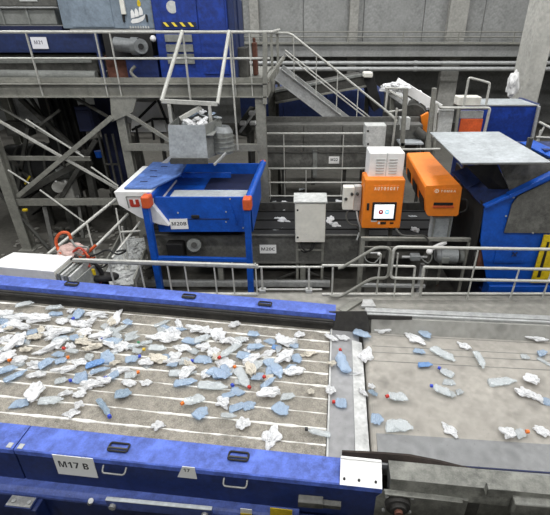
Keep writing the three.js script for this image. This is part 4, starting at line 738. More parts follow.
{ // inspection walkway frame in front of it
  const c = thing('walkway_frame', 'grey steel walkway frame with posts and landing rails beside the stair foot', 'walkway'), z = -9.0;
  mesh('post', bar([2.069, 2.129, -9], [2.021, 3.265, -9], 0.1, 0.08), M.frameGrey, c); mesh('post', bar([2.603, 2.191, -9], [2.581, 3.265, -9], 0.1, 0.08), M.frameGrey, c);
  mesh('post', bar([1.885, 2.061, -9.1], [1.905, 2.872, -9.1], 0.04, 0.04), M.tube, c); mesh('post', bar([1.706, 2.759, -9.3], [1.72, 3.265, -9.3], 0.04, 0.04), M.tube, c);
  mesh('rail', rod([1.663, 3.227, -9.3], [2.045, 3.243, -9.1], 0.02), M.tube, c); mesh('rail', rod([1.662, 2.836, -9.2], [1.932, 2.617, -9.1], 0.022), M.tube, c); mesh('rail', rod([1.749, 2.777, -9.2], [2.072, 2.834, -9.1], 0.02), M.tube, c); mesh('rail', rod([1.727, 3.189, -9.3], [1.985, 3.065, -9.1], 0.02), M.tube, c);
  mesh('landing', bx(2.007, 2.503, 2.162, 2.203, -9.6, -8.95), M.paleGrey, c);
  mesh('long_rail', rod([1.474, 2.071, -8.9], [2.84, 2.092, -8.9], 0.025), M.tube, c);
  for (const x of [2.069, 2.612]) mesh('foot', bx(x - 0.05, x + 0.05, 0, 2.212, -9.05, -8.95), M.frameGrey, c);
  mesh('stool_box', bx(2.046, 2.257, 2.392, 2.638, -9.5, -9.3), M.boxGrey, c);
}
{ const o = thing('orange_drum', 'orange side plate and roller of the unloading conveyor behind the scanner', 'drive'); mesh('plate', plate([[2.545, 2.623, -9.6], [2.684, 2.706, -9.6], [2.784, 2.306, -9.6], [2.639, 2.241, -9.6]], 0.1), M.orange, o); mesh('roller', rod([2.397, 2.392, -9.3], [2.604, 2.247, -9.2], 0.09), M.darkSteel, o); mesh('stand', bx(2.65, 2.715, 0, 2.284, -9.66, -9.58), M.darkSteel, o); }
// ---------- clutter under the platform ----------
{
  const c = thing('shaft_chute', 'tall dark ribbed rubber chute hanging under the platform', 'chute'), z = -9.6;
  for (let k = 0; k < 5; k++) { const u = [[-5.353, 2.991, -9.6], [-5.226, 2.991, -9.6], [-5.099, 2.991, -9.6], [-4.972, 2.991, -9.6], [-4.845, 2.991, -9.6]][k]; mesh('rubber_strip', bar([u[0], u[1] + 0.1, z - 0.02 * (k % 2)], [u[0] + 0.08, u[1] - 1.6, z - 0.02 * (k % 2)], 0.11, 0.03), k % 2 ? M.rubber : M.darkBelt, c); }
  mesh('back_sheet', bx(-5.698, -4.906, 1.6, PB, -9.8, -9.72), M.black, c);
}
{
  const c = thing('lower_conveyor', 'dark inclined belt conveyor on the floor under the platform', 'conveyor');
  mesh('frame', bar([-6.691, 0.399, -9.4], [-4.987, 1.545, -9.6], 0.28, 0.1), M.darkSteel, c); mesh('belt', bar([-6.967, 0.532, -9.7], [-5.195, 1.623, -9.9], 0.06, 0.5), M.darkBelt, c);
  mesh('skirt', bar([-6.595, 0.85, -9.4], [-4.976, 1.775, -9.6], 0.06, 0.05), M.frameGrey, c);
  for (const a of [[-6.183, 0.66, -9.7], [-5.27, 1.239, -9.6]]) mesh('leg', bx(a[0] - 0.05, a[0] + 0.05, 0, a[1], a[2] - 0.1, a[2]), M.darkSteel, c);
}
{ const b = thing('transmission_box', 'beige gearbox under the crossed braces of the platform', 'gearbox'); mesh('body', bx(-5.314, -5.009, 0.922, 1.358, -9.2, -8.9, 0.03), M.concrete, b); mesh('cover', rod([-5.275, 1.285, -8.85], [-5.335, 1.25, -8.95], 0.12), M.concrete, b); mesh('stand', bx(-5.378, -5.243, 0, 0.93, -9.1, -9.0), M.darkSteel, b); for (const p of [[-5.278, 1.412, -8.84], [-5.075, 1.412, -8.84]]) mesh('bolt', new THREE.SphereGeometry(0.025, 8, 6).translate(...p), M.white, b); }
{ const b = mesh('yellow_bar', bar([-5.931, 1.37, -8.8], [-5.771, 1.546, -8.8], 0.035, 0.03), M.yellow); tag(b, 'short yellow bar in the dark under the platform', 'bar');
  const d = mesh('blue_bucket', new THREE.CylinderGeometry(0.09, 0.075, 0.14, 16).translate(...[-4.588, 1.798, -9.6]), M.machineBlue); tag(d, 'small blue bucket under the platform', 'bucket');
  const e = mesh('yellow_block', cbox([-5.769, 0.98, -8.3], [0.09, 0.05, 0.06], 0.01), M.yellow); tag(e, 'small yellow block at the foot of the platform column', 'block'); }
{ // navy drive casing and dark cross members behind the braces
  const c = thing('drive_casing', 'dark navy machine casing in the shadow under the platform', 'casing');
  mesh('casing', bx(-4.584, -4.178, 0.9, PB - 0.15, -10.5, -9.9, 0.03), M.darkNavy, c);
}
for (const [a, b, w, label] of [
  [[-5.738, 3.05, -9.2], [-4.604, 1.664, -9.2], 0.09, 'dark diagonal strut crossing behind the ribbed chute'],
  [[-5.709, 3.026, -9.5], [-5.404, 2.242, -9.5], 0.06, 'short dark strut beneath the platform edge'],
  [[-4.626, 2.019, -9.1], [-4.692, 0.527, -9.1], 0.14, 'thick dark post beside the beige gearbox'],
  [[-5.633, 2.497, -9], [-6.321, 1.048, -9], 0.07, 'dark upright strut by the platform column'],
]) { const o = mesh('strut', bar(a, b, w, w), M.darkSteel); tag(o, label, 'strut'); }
{ // ladder-like rack right of the casing
  const c = thing('pipe_rack', 'dark upright rack of thin bars between platform column and casing', 'rack');
  for (const u of [-4.177, -4.03, -3.883]) mesh('upright', bx(u - 0.02, u + 0.02, 0.2, 2.4, -8.92, -8.88), M.darkSteel, c);
  for (const y of [0.7, 1.2, 1.75]) mesh('crossbar', bx(-4.198, -3.862, y, y + 0.04, -8.92, -8.88), M.darkSteel, c);
}
{ // pale chute cone behind the hopper column
  const c = thing('pale_cone', 'large pale tapered chute behind the platform column', 'chute');
  const q = [[-3.612, 2.911, -9.6], [-3.123, 2.911, -9.6], [-2.985, 2.284, -9.6], [-3.775, 2.284, -9.6]];
  mesh('cone', loft([q, q.map((p) => [p[0], p[1], -10.5])]), M.white, c);
  for (const [a, b] of [[[-3.471, 2.619, -9.4], [-3.055, 2.961, -9.4]], [[-3.667, 2.37, -9.4], [-3.178, 2.599, -9.4]], [[-3.199, 2.599, -9.4], [-2.86, 2.599, -9.4]], [[-3.199, 2.599, -9.4], [-3.23, 2.158, -9.4]], [[-3.01, 2.981, -9.4], [-2.876, 2.496, -9.4]], [[-3.565, 2.454, -9.4], [-3.579, 2.028, -9.4]]]) mesh('frame_bar', bar(a, b, 0.05, 0.04), M.black, c);
  mesh('leg', bx(-3.875, -3.805, 0, 2.196, -10.1, -10), M.darkSteel, c); mesh('leg', bx(-3.298, -3.229, 0, 2.196, -10.1, -10), M.darkSteel, c);
}
{ // narrow belt with white cleats between the guard and the platform's end column
  const c = thing('pale_cleat_belt', 'narrow inclined belt with white cleats under the platform end', 'belt conveyor');
  mesh('bed', bar([-1.532, 1.992, -10.6], [-1.123, 2.52, -11.2], 0.06, 0.5), M.darkSteel, c); mesh('edge', bar([-1.483, 2.13, -10.3], [-1.066, 2.617, -10.9], 0.06, 0.04), M.galv, c);
  for (const p of [[-1.399, 2.336, -10.3], [-1.188, 2.543, -10.4], [-1.177, 2.316, -10.4]]) mesh('white_cleat', cbox(p, [0.14, 0.08, 0.2], 0.02), M.white, c);
  mesh('leg', bx(-1.387, -1.313, 0, 2.26, -10.85, -10.75), M.darkSteel, c);
}

{ const k = [5.199, 3.055, -11.4]; const c = thing('sheet_bundle', 'white plastic bundle tied to a dark pole beside the pale column', 'bundle'); const g = new THREE.IcosahedronGeometry(0.24, 4), p = g.attributes.position; for (let i = 0; i < p.count; i++) { const v = new THREE.Vector3().fromBufferAttribute(p, i), r = 1 + 0.5 * noise.noise(v.x * 9, v.y * 6, v.z * 9); p.setXYZ(i, v.x * r * 0.55, v.y * r * 1.15, v.z * r * 0.55); } g.computeVertexNormals(); mesh('film', g.translate(...k), M.white, c); mesh('pole', rod([k[0], 0, k[2] - 0.1], [k[0], k[1], k[2] - 0.1], 0.05), M.darkSteel, c); }

// ---------- dark machinery added to darken the space under the platform ----------
{
  const c = thing('added_dark_drum', 'added dark ribbed drum darkening the floor under the platform', 'drum screen'), ax = [-7.8, 1.0, -10.85], bx2 = [-4.3, 1.3, -10.75];
  mesh('drum', rod(ax, bx2, 0.62, 0.62, 28), M.darkBelt, c);
  for (let k = 0; k <= 9; k++) { const t = k / 9, p = V(ax).lerp(V(bx2), t), q = V(ax).lerp(V(bx2), Math.min(1, t + 0.012)); mesh('hoop', rod(p, q.addScaledVector(V(bx2).sub(V(ax)), 0.004), 0.66, 0.66, 28), M.darkSteel, c); }
  for (const x of [-7.2, -4.9]) mesh('cradle', bx(x, x + 0.2, 0, 0.6, -11.4, -10.3), M.darkSteel, c);
}
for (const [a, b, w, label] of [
  [[-6.497, 2.253, -9], [-5.41, 0.739, -9], 0.07, 'dark slanting beam crossing under the added dark drum'],
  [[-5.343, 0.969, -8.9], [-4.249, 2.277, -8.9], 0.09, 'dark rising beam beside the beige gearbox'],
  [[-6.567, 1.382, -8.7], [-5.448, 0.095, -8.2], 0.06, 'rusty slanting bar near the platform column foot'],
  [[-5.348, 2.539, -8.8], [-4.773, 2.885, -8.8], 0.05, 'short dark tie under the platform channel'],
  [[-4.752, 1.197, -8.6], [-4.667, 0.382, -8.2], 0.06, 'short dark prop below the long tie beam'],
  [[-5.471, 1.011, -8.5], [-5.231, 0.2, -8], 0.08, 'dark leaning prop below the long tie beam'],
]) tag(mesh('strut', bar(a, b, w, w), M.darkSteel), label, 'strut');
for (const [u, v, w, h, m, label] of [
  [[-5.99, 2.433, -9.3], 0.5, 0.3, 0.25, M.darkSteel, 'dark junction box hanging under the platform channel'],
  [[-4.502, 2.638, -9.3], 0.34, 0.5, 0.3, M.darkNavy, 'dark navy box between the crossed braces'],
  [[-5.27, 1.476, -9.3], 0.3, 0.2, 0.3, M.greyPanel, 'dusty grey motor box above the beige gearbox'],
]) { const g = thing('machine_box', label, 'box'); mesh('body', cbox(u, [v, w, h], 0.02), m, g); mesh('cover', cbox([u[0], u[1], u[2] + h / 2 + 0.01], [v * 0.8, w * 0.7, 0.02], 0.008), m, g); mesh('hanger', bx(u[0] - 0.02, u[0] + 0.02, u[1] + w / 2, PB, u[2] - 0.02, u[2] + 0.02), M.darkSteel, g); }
{ // litter heaped on the floor behind the kerb
  const gs = []; for (let i = 0; i < 260; i++) { const g = new THREE.IcosahedronGeometry(rr(0.03, 0.1), 1).scale(1, 0.35, rr(0.5, 1)).rotateY(rr(0, 6)).translate(rr(-6.5, -2.9), 0.02, rr(-9.5, -6.2)); gs.push(g); }
  const o = mesh('floor_litter', gs, M.ledge); tag(o, 'grey litter strewn on the floor below the platform', 'litter', null, 'stuff');
}

// ---------- low railings on the kerb ----------
const RZ = -5.3, KY = 0.86;
{ const r = railing('kerb_railing', 'pale tube railing in front of the blue hopper legs');
  const a = [-3.242, 1.458, -5.3], b = [-0.639, 1.361, -5.3], y = 1.41;
  mesh('top_rail', bar([a[0], a[1], RZ], [b[0], b[1], RZ], 0.045, 0.05), M.tube, r); mesh('under_rail', rod([a[0], a[1] - 0.05, RZ - 0.03], [b[0], b[1] - 0.05, RZ - 0.03], 0.012), M.tube, r);
  mesh('bottom_rail', bar([-2.569, KY + 0.02, RZ], [-0.662, KY + 0.02, RZ], 0.03, 0.05), M.tube, r);
  for (const x of [-2.745, -2.314, -1.926, -1.682, -1.265, -1.006, -0.675]) mesh('post', bar([x, KY, RZ], [x + 0.0, y, RZ], 0.028, 0.02), M.tube, r);
}
{ const r = railing('gap_railing', 'thin tube railing across the gap below the M20C sign');
  const y = 1.287; mesh('top_rail', rod([-0.681, y, -5.4], [0.304, y, -5.4], 0.016), M.tube, r); mesh('bottom_rail', rod([-0.672, KY + 0.04, -5.4], [0.284, KY + 0.04, -5.4], 0.014), M.tube, r);
  for (const u of [-0.604, 0.088]) { mesh('post', bar([u, KY, -5.4], [u, y, -5.4], 0.035, 0.03), M.tube, r); mesh('post_foot', bx(u - 0.05, u + 0.05, KY, KY + 0.05, -5.45, -5.35), M.galv, r); }
}
{ const r = railing('bent_railing', 'bent tube railing sloping up below the orange cabinet');
  mesh('top_rail', pipe([[0.27, 1.369, -5.3], [1.207, 1.369, -5.3]], 0.02), M.tube, r);
  mesh('bent_tube', pipe([[0.489, 1.386, -5.2], [0.545, 1.394, -5.2], [1.007, 1.716, -5.2], [1.199, 1.701, -5.2], [1.203, 1.222, -5.2], [0.977, 1.222, -5.2], [0.537, 0.899, -5.2], [0.391, 0.917, -5.2]], 0.022, 0.08), M.frameGrey, r);
  mesh('bottom_rail', bar([0.28, KY + 0.02, RZ], [1.611, KY + 0.02, RZ], 0.025, 0.04), M.tube, r);
  for (const [a, b] of [[[0.427, 0.903, -5.3], [0.426, 1.361, -5.3]], [[1.08, 0.832, -5.3], [1.091, 1.554, -5.3]]]) mesh('post', rod([a[0], KY, RZ], [b[0], b[1], RZ], 0.014), M.tube, r);
}
{ const r = railing('long_railing', 'long three-bar tube railing in front of the blue hood');
  mesh('bent_tube', pipe([[3.507, 1.678, -5.2], [1.238, 1.716, -5.2], [1.232, 1.222, -5.2], [3.655, 1.164, -5.2]], 0.022, 0.08), M.tube, r);
  mesh('inner_frame', pipe([[3.654, 1.315, -5.28], [1.715, 1.356, -5.28], [1.722, 0.863, -5.28]], 0.022, 0.02), M.tube, r);
  mesh('inner_frame', pipe([[1.274, 1.372, -5.28], [1.586, 1.364, -5.28], [1.605, 0.863, -5.28]], 0.018, 0.02), M.tube, r);
  mesh('bottom_rail', bar([1.702, KY + 0.03, RZ], [3.877, KY + 0.03, RZ], 0.03, 0.04), M.tube, r);
  for (const [a, b] of [[[1.331, 0.872, -5.24], [1.312, 1.602, -5.24]], [[2.387, 0.864, -5.2], [2.39, 1.67, -5.2]], [[3.013, 0.864, -5.2], [3.055, 1.324, -5.25]], [[3.479, 0.864, -5.2], [3.522, 1.324, -5.25]]]) mesh('post', bar([a[0], KY, a[2]], b, 0.025, 0.02), M.tube, r);
}
{ // loose scraps of plate on the kerb
  const p = mesh('steel_scrap', plate([[0.858, 0.915, -5.1], [0.986, 0.915, -5.1], [1.022, 0.9, -4.95], [0.812, 0.9, -4.95]], 0.03), M.lightStrip); tag(p, 'pale trapezoid steel piece lying on the kerb by the black corner sheet', 'steel piece');
  const q = mesh('kerb_plank', loft([[[0.492, 0.865, -4.95], [0.58, 0.886, -4.85], [0.858, 0.915, -5.1], [0.785, 0.882, -5.2]], [[0.492, 0.865, -4.95], [0.58, 0.886, -4.85], [0.858, 0.915, -5.1], [0.785, 0.882, -5.2]].map((a) => [a[0], a[1] - 0.04, a[2]])]), M.frameGrey); tag(q, 'short grey plank slanting across the kerb', 'plank');
}
// ---------- white box and cable heap at the end of the kerb ----------
{
  const c = thing('white_lidded_box', 'long white cabinet lying on the kerb with folded grey panels at its end', 'cabinet'), yt = 1.42;
  const A = [-4.383, 1.42, -5.169], B = [-3.371, 1.42, -5.006], C = [-3.326, 1.42, -5.458], D = [-4.243, 1.42, -5.565];
  mesh('body', loft([[A, B, C, D], [A, B, C, D].map((p) => [p[0], 0.865, p[2]])]), M.cream, c);
  mesh('lid', loft([[A, B, C, D].map((p) => [p[0], yt + 0.02, p[2]]), [A, B, C, D].map((p) => [p[0], yt, p[2]])]), M.white, c);
  const ex = V(B).sub(V(A)).normalize();
  for (let k = 0; k < 4; k++) { const o = 0.03 + k * 0.055, q = [[B[0] + ex.x * o, yt - 0.01 - k * 0.01, B[2] + ex.z * o], [C[0] + ex.x * o, yt - 0.01 - k * 0.01, C[2] + ex.z * o], [C[0] + ex.x * o, 0.87, C[2] + ex.z * o], [B[0] + ex.x * o, 0.87, B[2] + ex.z * o]]; mesh('folded_panel', loft([q, q.map((p) => [p[0] + ex.x * 0.03, p[1], p[2] + ex.z * 0.03])]), k % 2 ? M.boxGrey : M.greyPanel, c); }
  const q = [[B[0] + ex.x * 0.27, yt - 0.1, B[2] + ex.z * 0.27], [C[0] + ex.x * 0.32, yt - 0.08, C[2] + ex.z * 0.32], [C[0] + ex.x * 0.36, 0.87, C[2] + ex.z * 0.36], [B[0] + ex.x * 0.3, 0.87, B[2] + ex.z * 0.3]]; mesh('end_panel', loft([q, q.map((p) => [p[0] + 0.02, p[1], p[2]])]), M.greyPanel, c);
}
{ // cable heap: orange, red and black leads
  const spec = [
    ['orange_cable', 'orange red cable arching above the cable heap', M.orangeDark, [[[-3.598, 1.427, -5.6], [-3.587, 1.624, -5.6], [-3.484, 1.736, -5.6], [-3.384, 1.736, -5.6], [-3.365, 1.64, -5.6]], [[-3.613, 1.516, -5.62], [-3.499, 1.447, -5.5], [-3.327, 1.381, -5.5], [-3.142, 1.453, -5.55], [-3.025, 1.542, -5.6]]], 0.022],
    ['red_strap', 'tangled red strap on the cable heap', M.red, [[[-3.387, 1.43, -5.5], [-3.213, 1.545, -5.5], [-3.109, 1.408, -5.45], [-3.27, 1.342, -5.45], [-3.062, 1.27, -5.4], [-3.051, 1.066, -5.4]], [[-3.096, 1.342, -5.45], [-3.173, 1.168, -5.4], [-3.024, 1.027, -5.35], [-2.921, 1.096, -5.35]]], 0.018],
    ['grey_cable', 'grey cable looped over the cable heap', M.greyPanel, [[[-3.376, 1.656, -5.6], [-3.292, 1.552, -5.55], [-3.098, 1.545, -5.5], [-3.187, 1.414, -5.5], [-3.316, 1.48, -5.5]]], 0.016],
    ['black_hose', 'black hose hanging beside the white cabinet', M.black, [[[-3.038, 1.37, -5.4], [-2.96, 1.27, -5.4], [-2.94, 1.1, -5.4], [-3.012, 0.978, -5.4]]], 0.03]];
  const tangle = []; for (let k = 0; k < 9; k++) { const q = []; let p = V([-3.162, 1.337, -5.4]).add(new THREE.Vector3(rr(-0.12, 0.12), rr(-0.15, 0.1), rr(-0.1, 0.1))); for (let i = 0; i < 6; i++) { q.push(p.clone()); p = p.clone().add(new THREE.Vector3(rr(-0.13, 0.17), rr(-0.1, 0.09), rr(-0.07, 0.07))); p.y = Math.max(0.9, p.y); } tangle.push(q); }
  spec.push(['black_cable', 'black cable tangle at the end of the white cabinet', M.black, tangle.slice(0, 5), 0.014], ['rust_cable', 'rust red cable tangle among the black leads', M.orangeDark, tangle.slice(5), 0.011]);
  for (const [n, l, m, runs, r] of spec) tag(mesh(n, runs.map((p) => hose(p, r, 36)), m), l, 'cable');
  const bin = thing('black_reel', 'black round cable reel beside the white cabinet', 'reel'); mesh('rim', new THREE.TorusGeometry(0.16, 0.05, 10, 24).rotateX(1.2).translate(...[-2.949, 1.087, -5.45]), M.black, bin); mesh('hub', rod([-2.956, 1.052, -5.45], [-2.968, 1.091, -5.5], 0.13, 0.13, 18), M.rubber, bin);
  const pb = thing('pink_bag', 'crumpled pale pink bag in the cable heap', 'bag'); const g = new THREE.IcosahedronGeometry(1, 4); const p = g.attributes.position; for (let i = 0; i < p.count; i++) { const v = new THREE.Vector3().fromBufferAttribute(p, i), k = 1 + 0.35 * noise.noise(v.x * 2.3, v.y * 2.3, v.z * 2.3 + 5); p.setXYZ(i, v.x * 0.2 * k, v.y * 0.11 * k, v.z * 0.14 * k); } g.computeVertexNormals(); g.translate(...[-3.402, 1.443, -5.6]); mesh('film', g, new THREE.MeshStandardMaterial({ color: 0xd9b8ae, roughness: 0.6, map: grimeMap }), pb);
  const yb = mesh('yellow_tag', cbox([-2.999, 1.262, -5.3], [0.05, 0.1, 0.03], 0.008), M.yellow); tag(yb, 'small yellow plug hanging among the red straps', 'plug');
  const bk = mesh('cable_tray', bx(-3.183, -2.911, 0.862, 0.98, -5.5, -5.2, 0.02), M.black); tag(bk, 'black tray under the cable heap on the kerb', 'tray');
}
{ // narrow inclined conveyor with foil scraps beside the hopper legs
  const c = thing('foil_conveyor', 'narrow inclined conveyor covered in silvery scraps beside the hopper leg', 'conveyor');
  const a = [-2.923, 0.757, -5.75], b = [-3.244, 0.676, -7.6];
  mesh('bed', loft([[[a[0] - 0.28, a[1], a[2]], [a[0] + 0.25, a[1], a[2]], [a[0] + 0.25, a[1] - 0.06, a[2]], [a[0] - 0.28, a[1] - 0.06, a[2]]], [[b[0] - 0.35, b[1], b[2]], [b[0] + 0.25, b[1], b[2]], [b[0] + 0.25, b[1] - 0.06, b[2]], [b[0] - 0.35, b[1] - 0.06, b[2]]]]), M.foil, c);
  for (const s of [-0.32, 0.27]) mesh('side_rail', bar([a[0] + s, a[1] + 0.06, a[2]], [b[0] + s, b[1] + 0.06, b[2]], 0.1, 0.03), M.frameGrey, c);
  for (const [q, s] of [[a, -0.3], [a, 0.25], [b, -0.3], [b, 0.25]]) mesh('leg', bx(q[0] + s - 0.03, q[0] + s + 0.03, 0, q[1], q[2] - 0.06, q[2]), M.frameGrey, c);
  const gs = []; for (let i = 0; i < 130; i++) { const t = rnd(), s = rr(-0.24, 0.22); const g = new THREE.IcosahedronGeometry(rr(0.025, 0.06), 0).scale(1, 0.45, 1).rotateY(rr(0, 6)).rotateX(rr(-0.5, 0.5)); g.translate(a[0] + (b[0] - a[0]) * t + s, a[1] + (b[1] - a[1]) * t + 0.015, a[2] + (b[2] - a[2]) * t); gs.push(g); }
  const o = mesh('scrap_layer', gs, M.foil, c); o.userData.kind = 'stuff';
}
{ // diagonal access rails beside it
  const r = railing('access_railing', 'slanting tube handrails of the access steps beside the pale hopper housing');
  mesh('handrail', rod([-3.971, 1.232, -5.9], [-3.184, 1.758, -6.9], 0.024), M.tube, r);
  mesh('handrail', rod([-3.269, 1.302, -5.9], [-2.946, 1.567, -6.7], 0.022), M.tube, r);
  mesh('knee_rail', rod([-2.939, 1.216, -5.8], [-2.729, 1.464, -6.6], 0.018), M.tube, r);
  mesh('knee_rail', rod([-2.914, 1.468, -6.2], [-2.676, 1.392, -6.4], 0.018), M.tube, r);
  for (const [a, b] of [[[-3.312, 1.033, -6], [-3.515, 1.518, -6.4]], [[-2.859, 1.035, -5.9], [-3.125, 1.675, -6.7]], [[-2.926, 0.921, -6.2], [-2.953, 1.482, -6.4]]]) mesh('post', bar([a[0], 0, a[2]], b, 0.035, 0.025), M.tube, r);
}

// ---------- loose plastic on the belts ----------
const creaseMap = (() => { // sharp folds of crumpled film
  const n = 256, d = new Uint8Array(n * n * 4), per = (x, y, f, z) => { const u = x / n, v = y / n, k = (a, b) => noise.noise(a * f, b * f, z); return k(u, v) * (1 - u) * (1 - v) + k(u - 1, v) * u * (1 - v) + k(u, v - 1) * (1 - u) * v + k(u - 1, v - 1) * u * v; };
  for (let y = 0; y < n; y++) for (let x = 0; x < n; x++) { const h = 1 - Math.min(1, Math.abs(per(x, y, 7, 1.3)) * 3.2) * 0.6 - Math.min(1, Math.abs(per(x, y, 17, 8.1)) * 3) * 0.4, i = 4 * (y * n + x); d[i] = d[i + 1] = d[i + 2] = 255 * h; d[i + 3] = 255; }
  const t = new THREE.DataTexture(d, n, n); t.wrapS = t.wrapT = THREE.RepeatWrapping; t.magFilter = THREE.LinearFilter; t.repeat.set(1.2, 1.2); t.needsUpdate = true; return t;
})();
const T = (name, color, rough, trans) => new THREE.MeshPhysicalMaterial({ name, color, roughness: rough, transmission: trans, thickness: 0, ior: 1.45, bumpMap: creaseMap, bumpScale: 0.008, side: THREE.DoubleSide });
const film = T('whiteFilm', 0xf8f8f8, 0.3, 0.36), tanFilm = T('tanFilm', 0xd5cdbd, 0.6, 0.1), clear = T('clearBottle', 0xf0f4f5, 0.18, 0.65), paleBlue = T('paleBlueBottle', 0xd2e3f4, 0.2, 0.6), deepBlue = T('deepBlueBottle', 0x7ea6da, 0.25, 0.25), slate = T('slateBottle', 0x9fb2c2, 0.3, 0.3);
const capM = { o: mat('capOrange', 0xee7a1c, 0.45), r: mat('capRed', 0xcf2f22, 0.45), b: mat('capBlue', 0x2f49c8, 0.45), g: mat('capGreen', 0x2f8a57, 0.45), y: mat('capYellow', 0xe6bf2a, 0.45), k: mat('capBlack', 0x2a2a2a, 0.5) };
const capWord = { o: 'orange', r: 'red', b: 'blue', g: 'green', y: 'yellow', k: 'black' };
function bottleShape(k) { // squashed bottle, 1 long along x, resting on y = 0
  const nx = 22, na = 14, pos = [], idx = [], s = k * 7.3;
  const radius = (t) => { const body = 0.165 + 0.006 * Math.sin(t * 60); if (t < 0.04) return body * (0.6 + 10 * t); if (t > 0.72) { const q = Math.min(1, (t - 0.72) / 0.2); return body * (1 - q) + 0.05 * q; } return body; };
  for (let i = 0; i <= nx; i++) { const t = i / nx, bend = 0.1 * Math.sin(t * 2.6 + k) * (k % 3 - 1) ; for (let j = 0; j < na; j++) { const a = j / na * Math.PI * 2, r = radius(t) * (1 + 0.24 * noise.noise(t * 5 + s, Math.cos(a) * 1.3, Math.sin(a) * 1.3) + 0.08 * noise.noise(t * 13 + s, Math.cos(a) * 3, Math.sin(a) * 3)); pos.push(t - 0.5, Math.max(-0.09, r * Math.sin(a) * (0.62 + 0.2 * noise.noise(t * 4, s, 0))), r * Math.cos(a) * 1.12 + bend); } }
  for (let i = 0; i < nx; i++) for (let j = 0; j < na; j++) { const a = i * na + j, b = i * na + (j + 1) % na, c = a + na, d = b + na; idx.push(a, b, c, b, d, c); }
  const c0 = pos.length / 3; pos.push(-0.49, 0, 0.1 * Math.sin(k) * (k % 3 - 1), 0.5, 0, 0.1 * Math.sin(2.6 + k) * (k % 3 - 1));
  for (let j = 0; j < na; j++) { idx.push(c0, (j + 1) % na, j); idx.push(c0 + 1, nx * na + j, nx * na + (j + 1) % na); }
  const g = new THREE.BufferGeometry(); g.setAttribute('position', new THREE.Float32BufferAttribute(pos, 3)); g.setIndex(idx); g.translate(0, 0.09, 0);
  const f = toCreasedNormals(g.toNonIndexed(), 0.5); metreUV(f);
  return { g: f, cap: [0.5, 0.09, 0.1 * Math.sin(2.6 + k) * (k % 3 - 1)] };
}
function filmShape(k) { // crumpled film or torn flattened bottle
  const g = new THREE.IcosahedronGeometry(0.5, 5), p = g.attributes.position, s = k * 11.7;
  for (let i = 0; i < p.count; i++) {
    const v = new THREE.Vector3().fromBufferAttribute(p, i), n = (f, o) => noise.noise(v.x * f + s, v.y * f + o, v.z * f - s);
    let r = 1 + 0.5 * n(2.4, 1) - 0.3 * Math.abs(n(4.2, 7)) + 0.06 * n(11, 3);
    const ang = Math.atan2(v.z, v.x); r *= 1 + 0.14 * Math.sin(ang * (3 + k % 3) + k * 2) + 0.08 * Math.sin(ang * 7 + k);
    p.setXYZ(i, v.x * r, Math.max(-0.17, v.y * r * 0.55 + 0.12 * Math.abs(n(4, 2)) * Math.sign(v.y)), v.z * r * 0.5);
  }
  g.translate(0, 0.17, 0);
  const f = toCreasedNormals(g.index ? g.toNonIndexed() : g, 0.42); metreUV(f);
  return { g: f };
}
const bottles = [1, 2, 3, 4, 5, 6].map(bottleShape), films = [1, 2, 3, 4, 5, 6, 7, 8].map(filmShape);
const capGeo = metreUV(new THREE.CylinderGeometry(0.5, 0.5, 0.8, 12).rotateZ(Math.PI / 2));
const kinds = {
  W: ['plastic_film', 'crumpled white plastic film', film, films, 'film'], F: ['plastic_film', 'crumpled tan plastic film', tanFilm, films, 'film'],
  C: ['plastic_bottle', 'crushed clear plastic bottle', clear, bottles, 'bottle'], B: ['plastic_bottle', 'crushed pale blue plastic bottle', paleBlue, bottles, 'bottle'],
  D: ['plastic_bottle', 'crushed deep blue plastic bottle', deepBlue, bottles, 'bottle'], G: ['plastic_bottle', 'crushed slate grey plastic bottle', slate, bottles, 'bottle'] };
const spots = { a: ['on the ribbed belt', ribbed], p: ['on the steel transfer plate', smooth], r: ['on the smooth belt', smooth] };
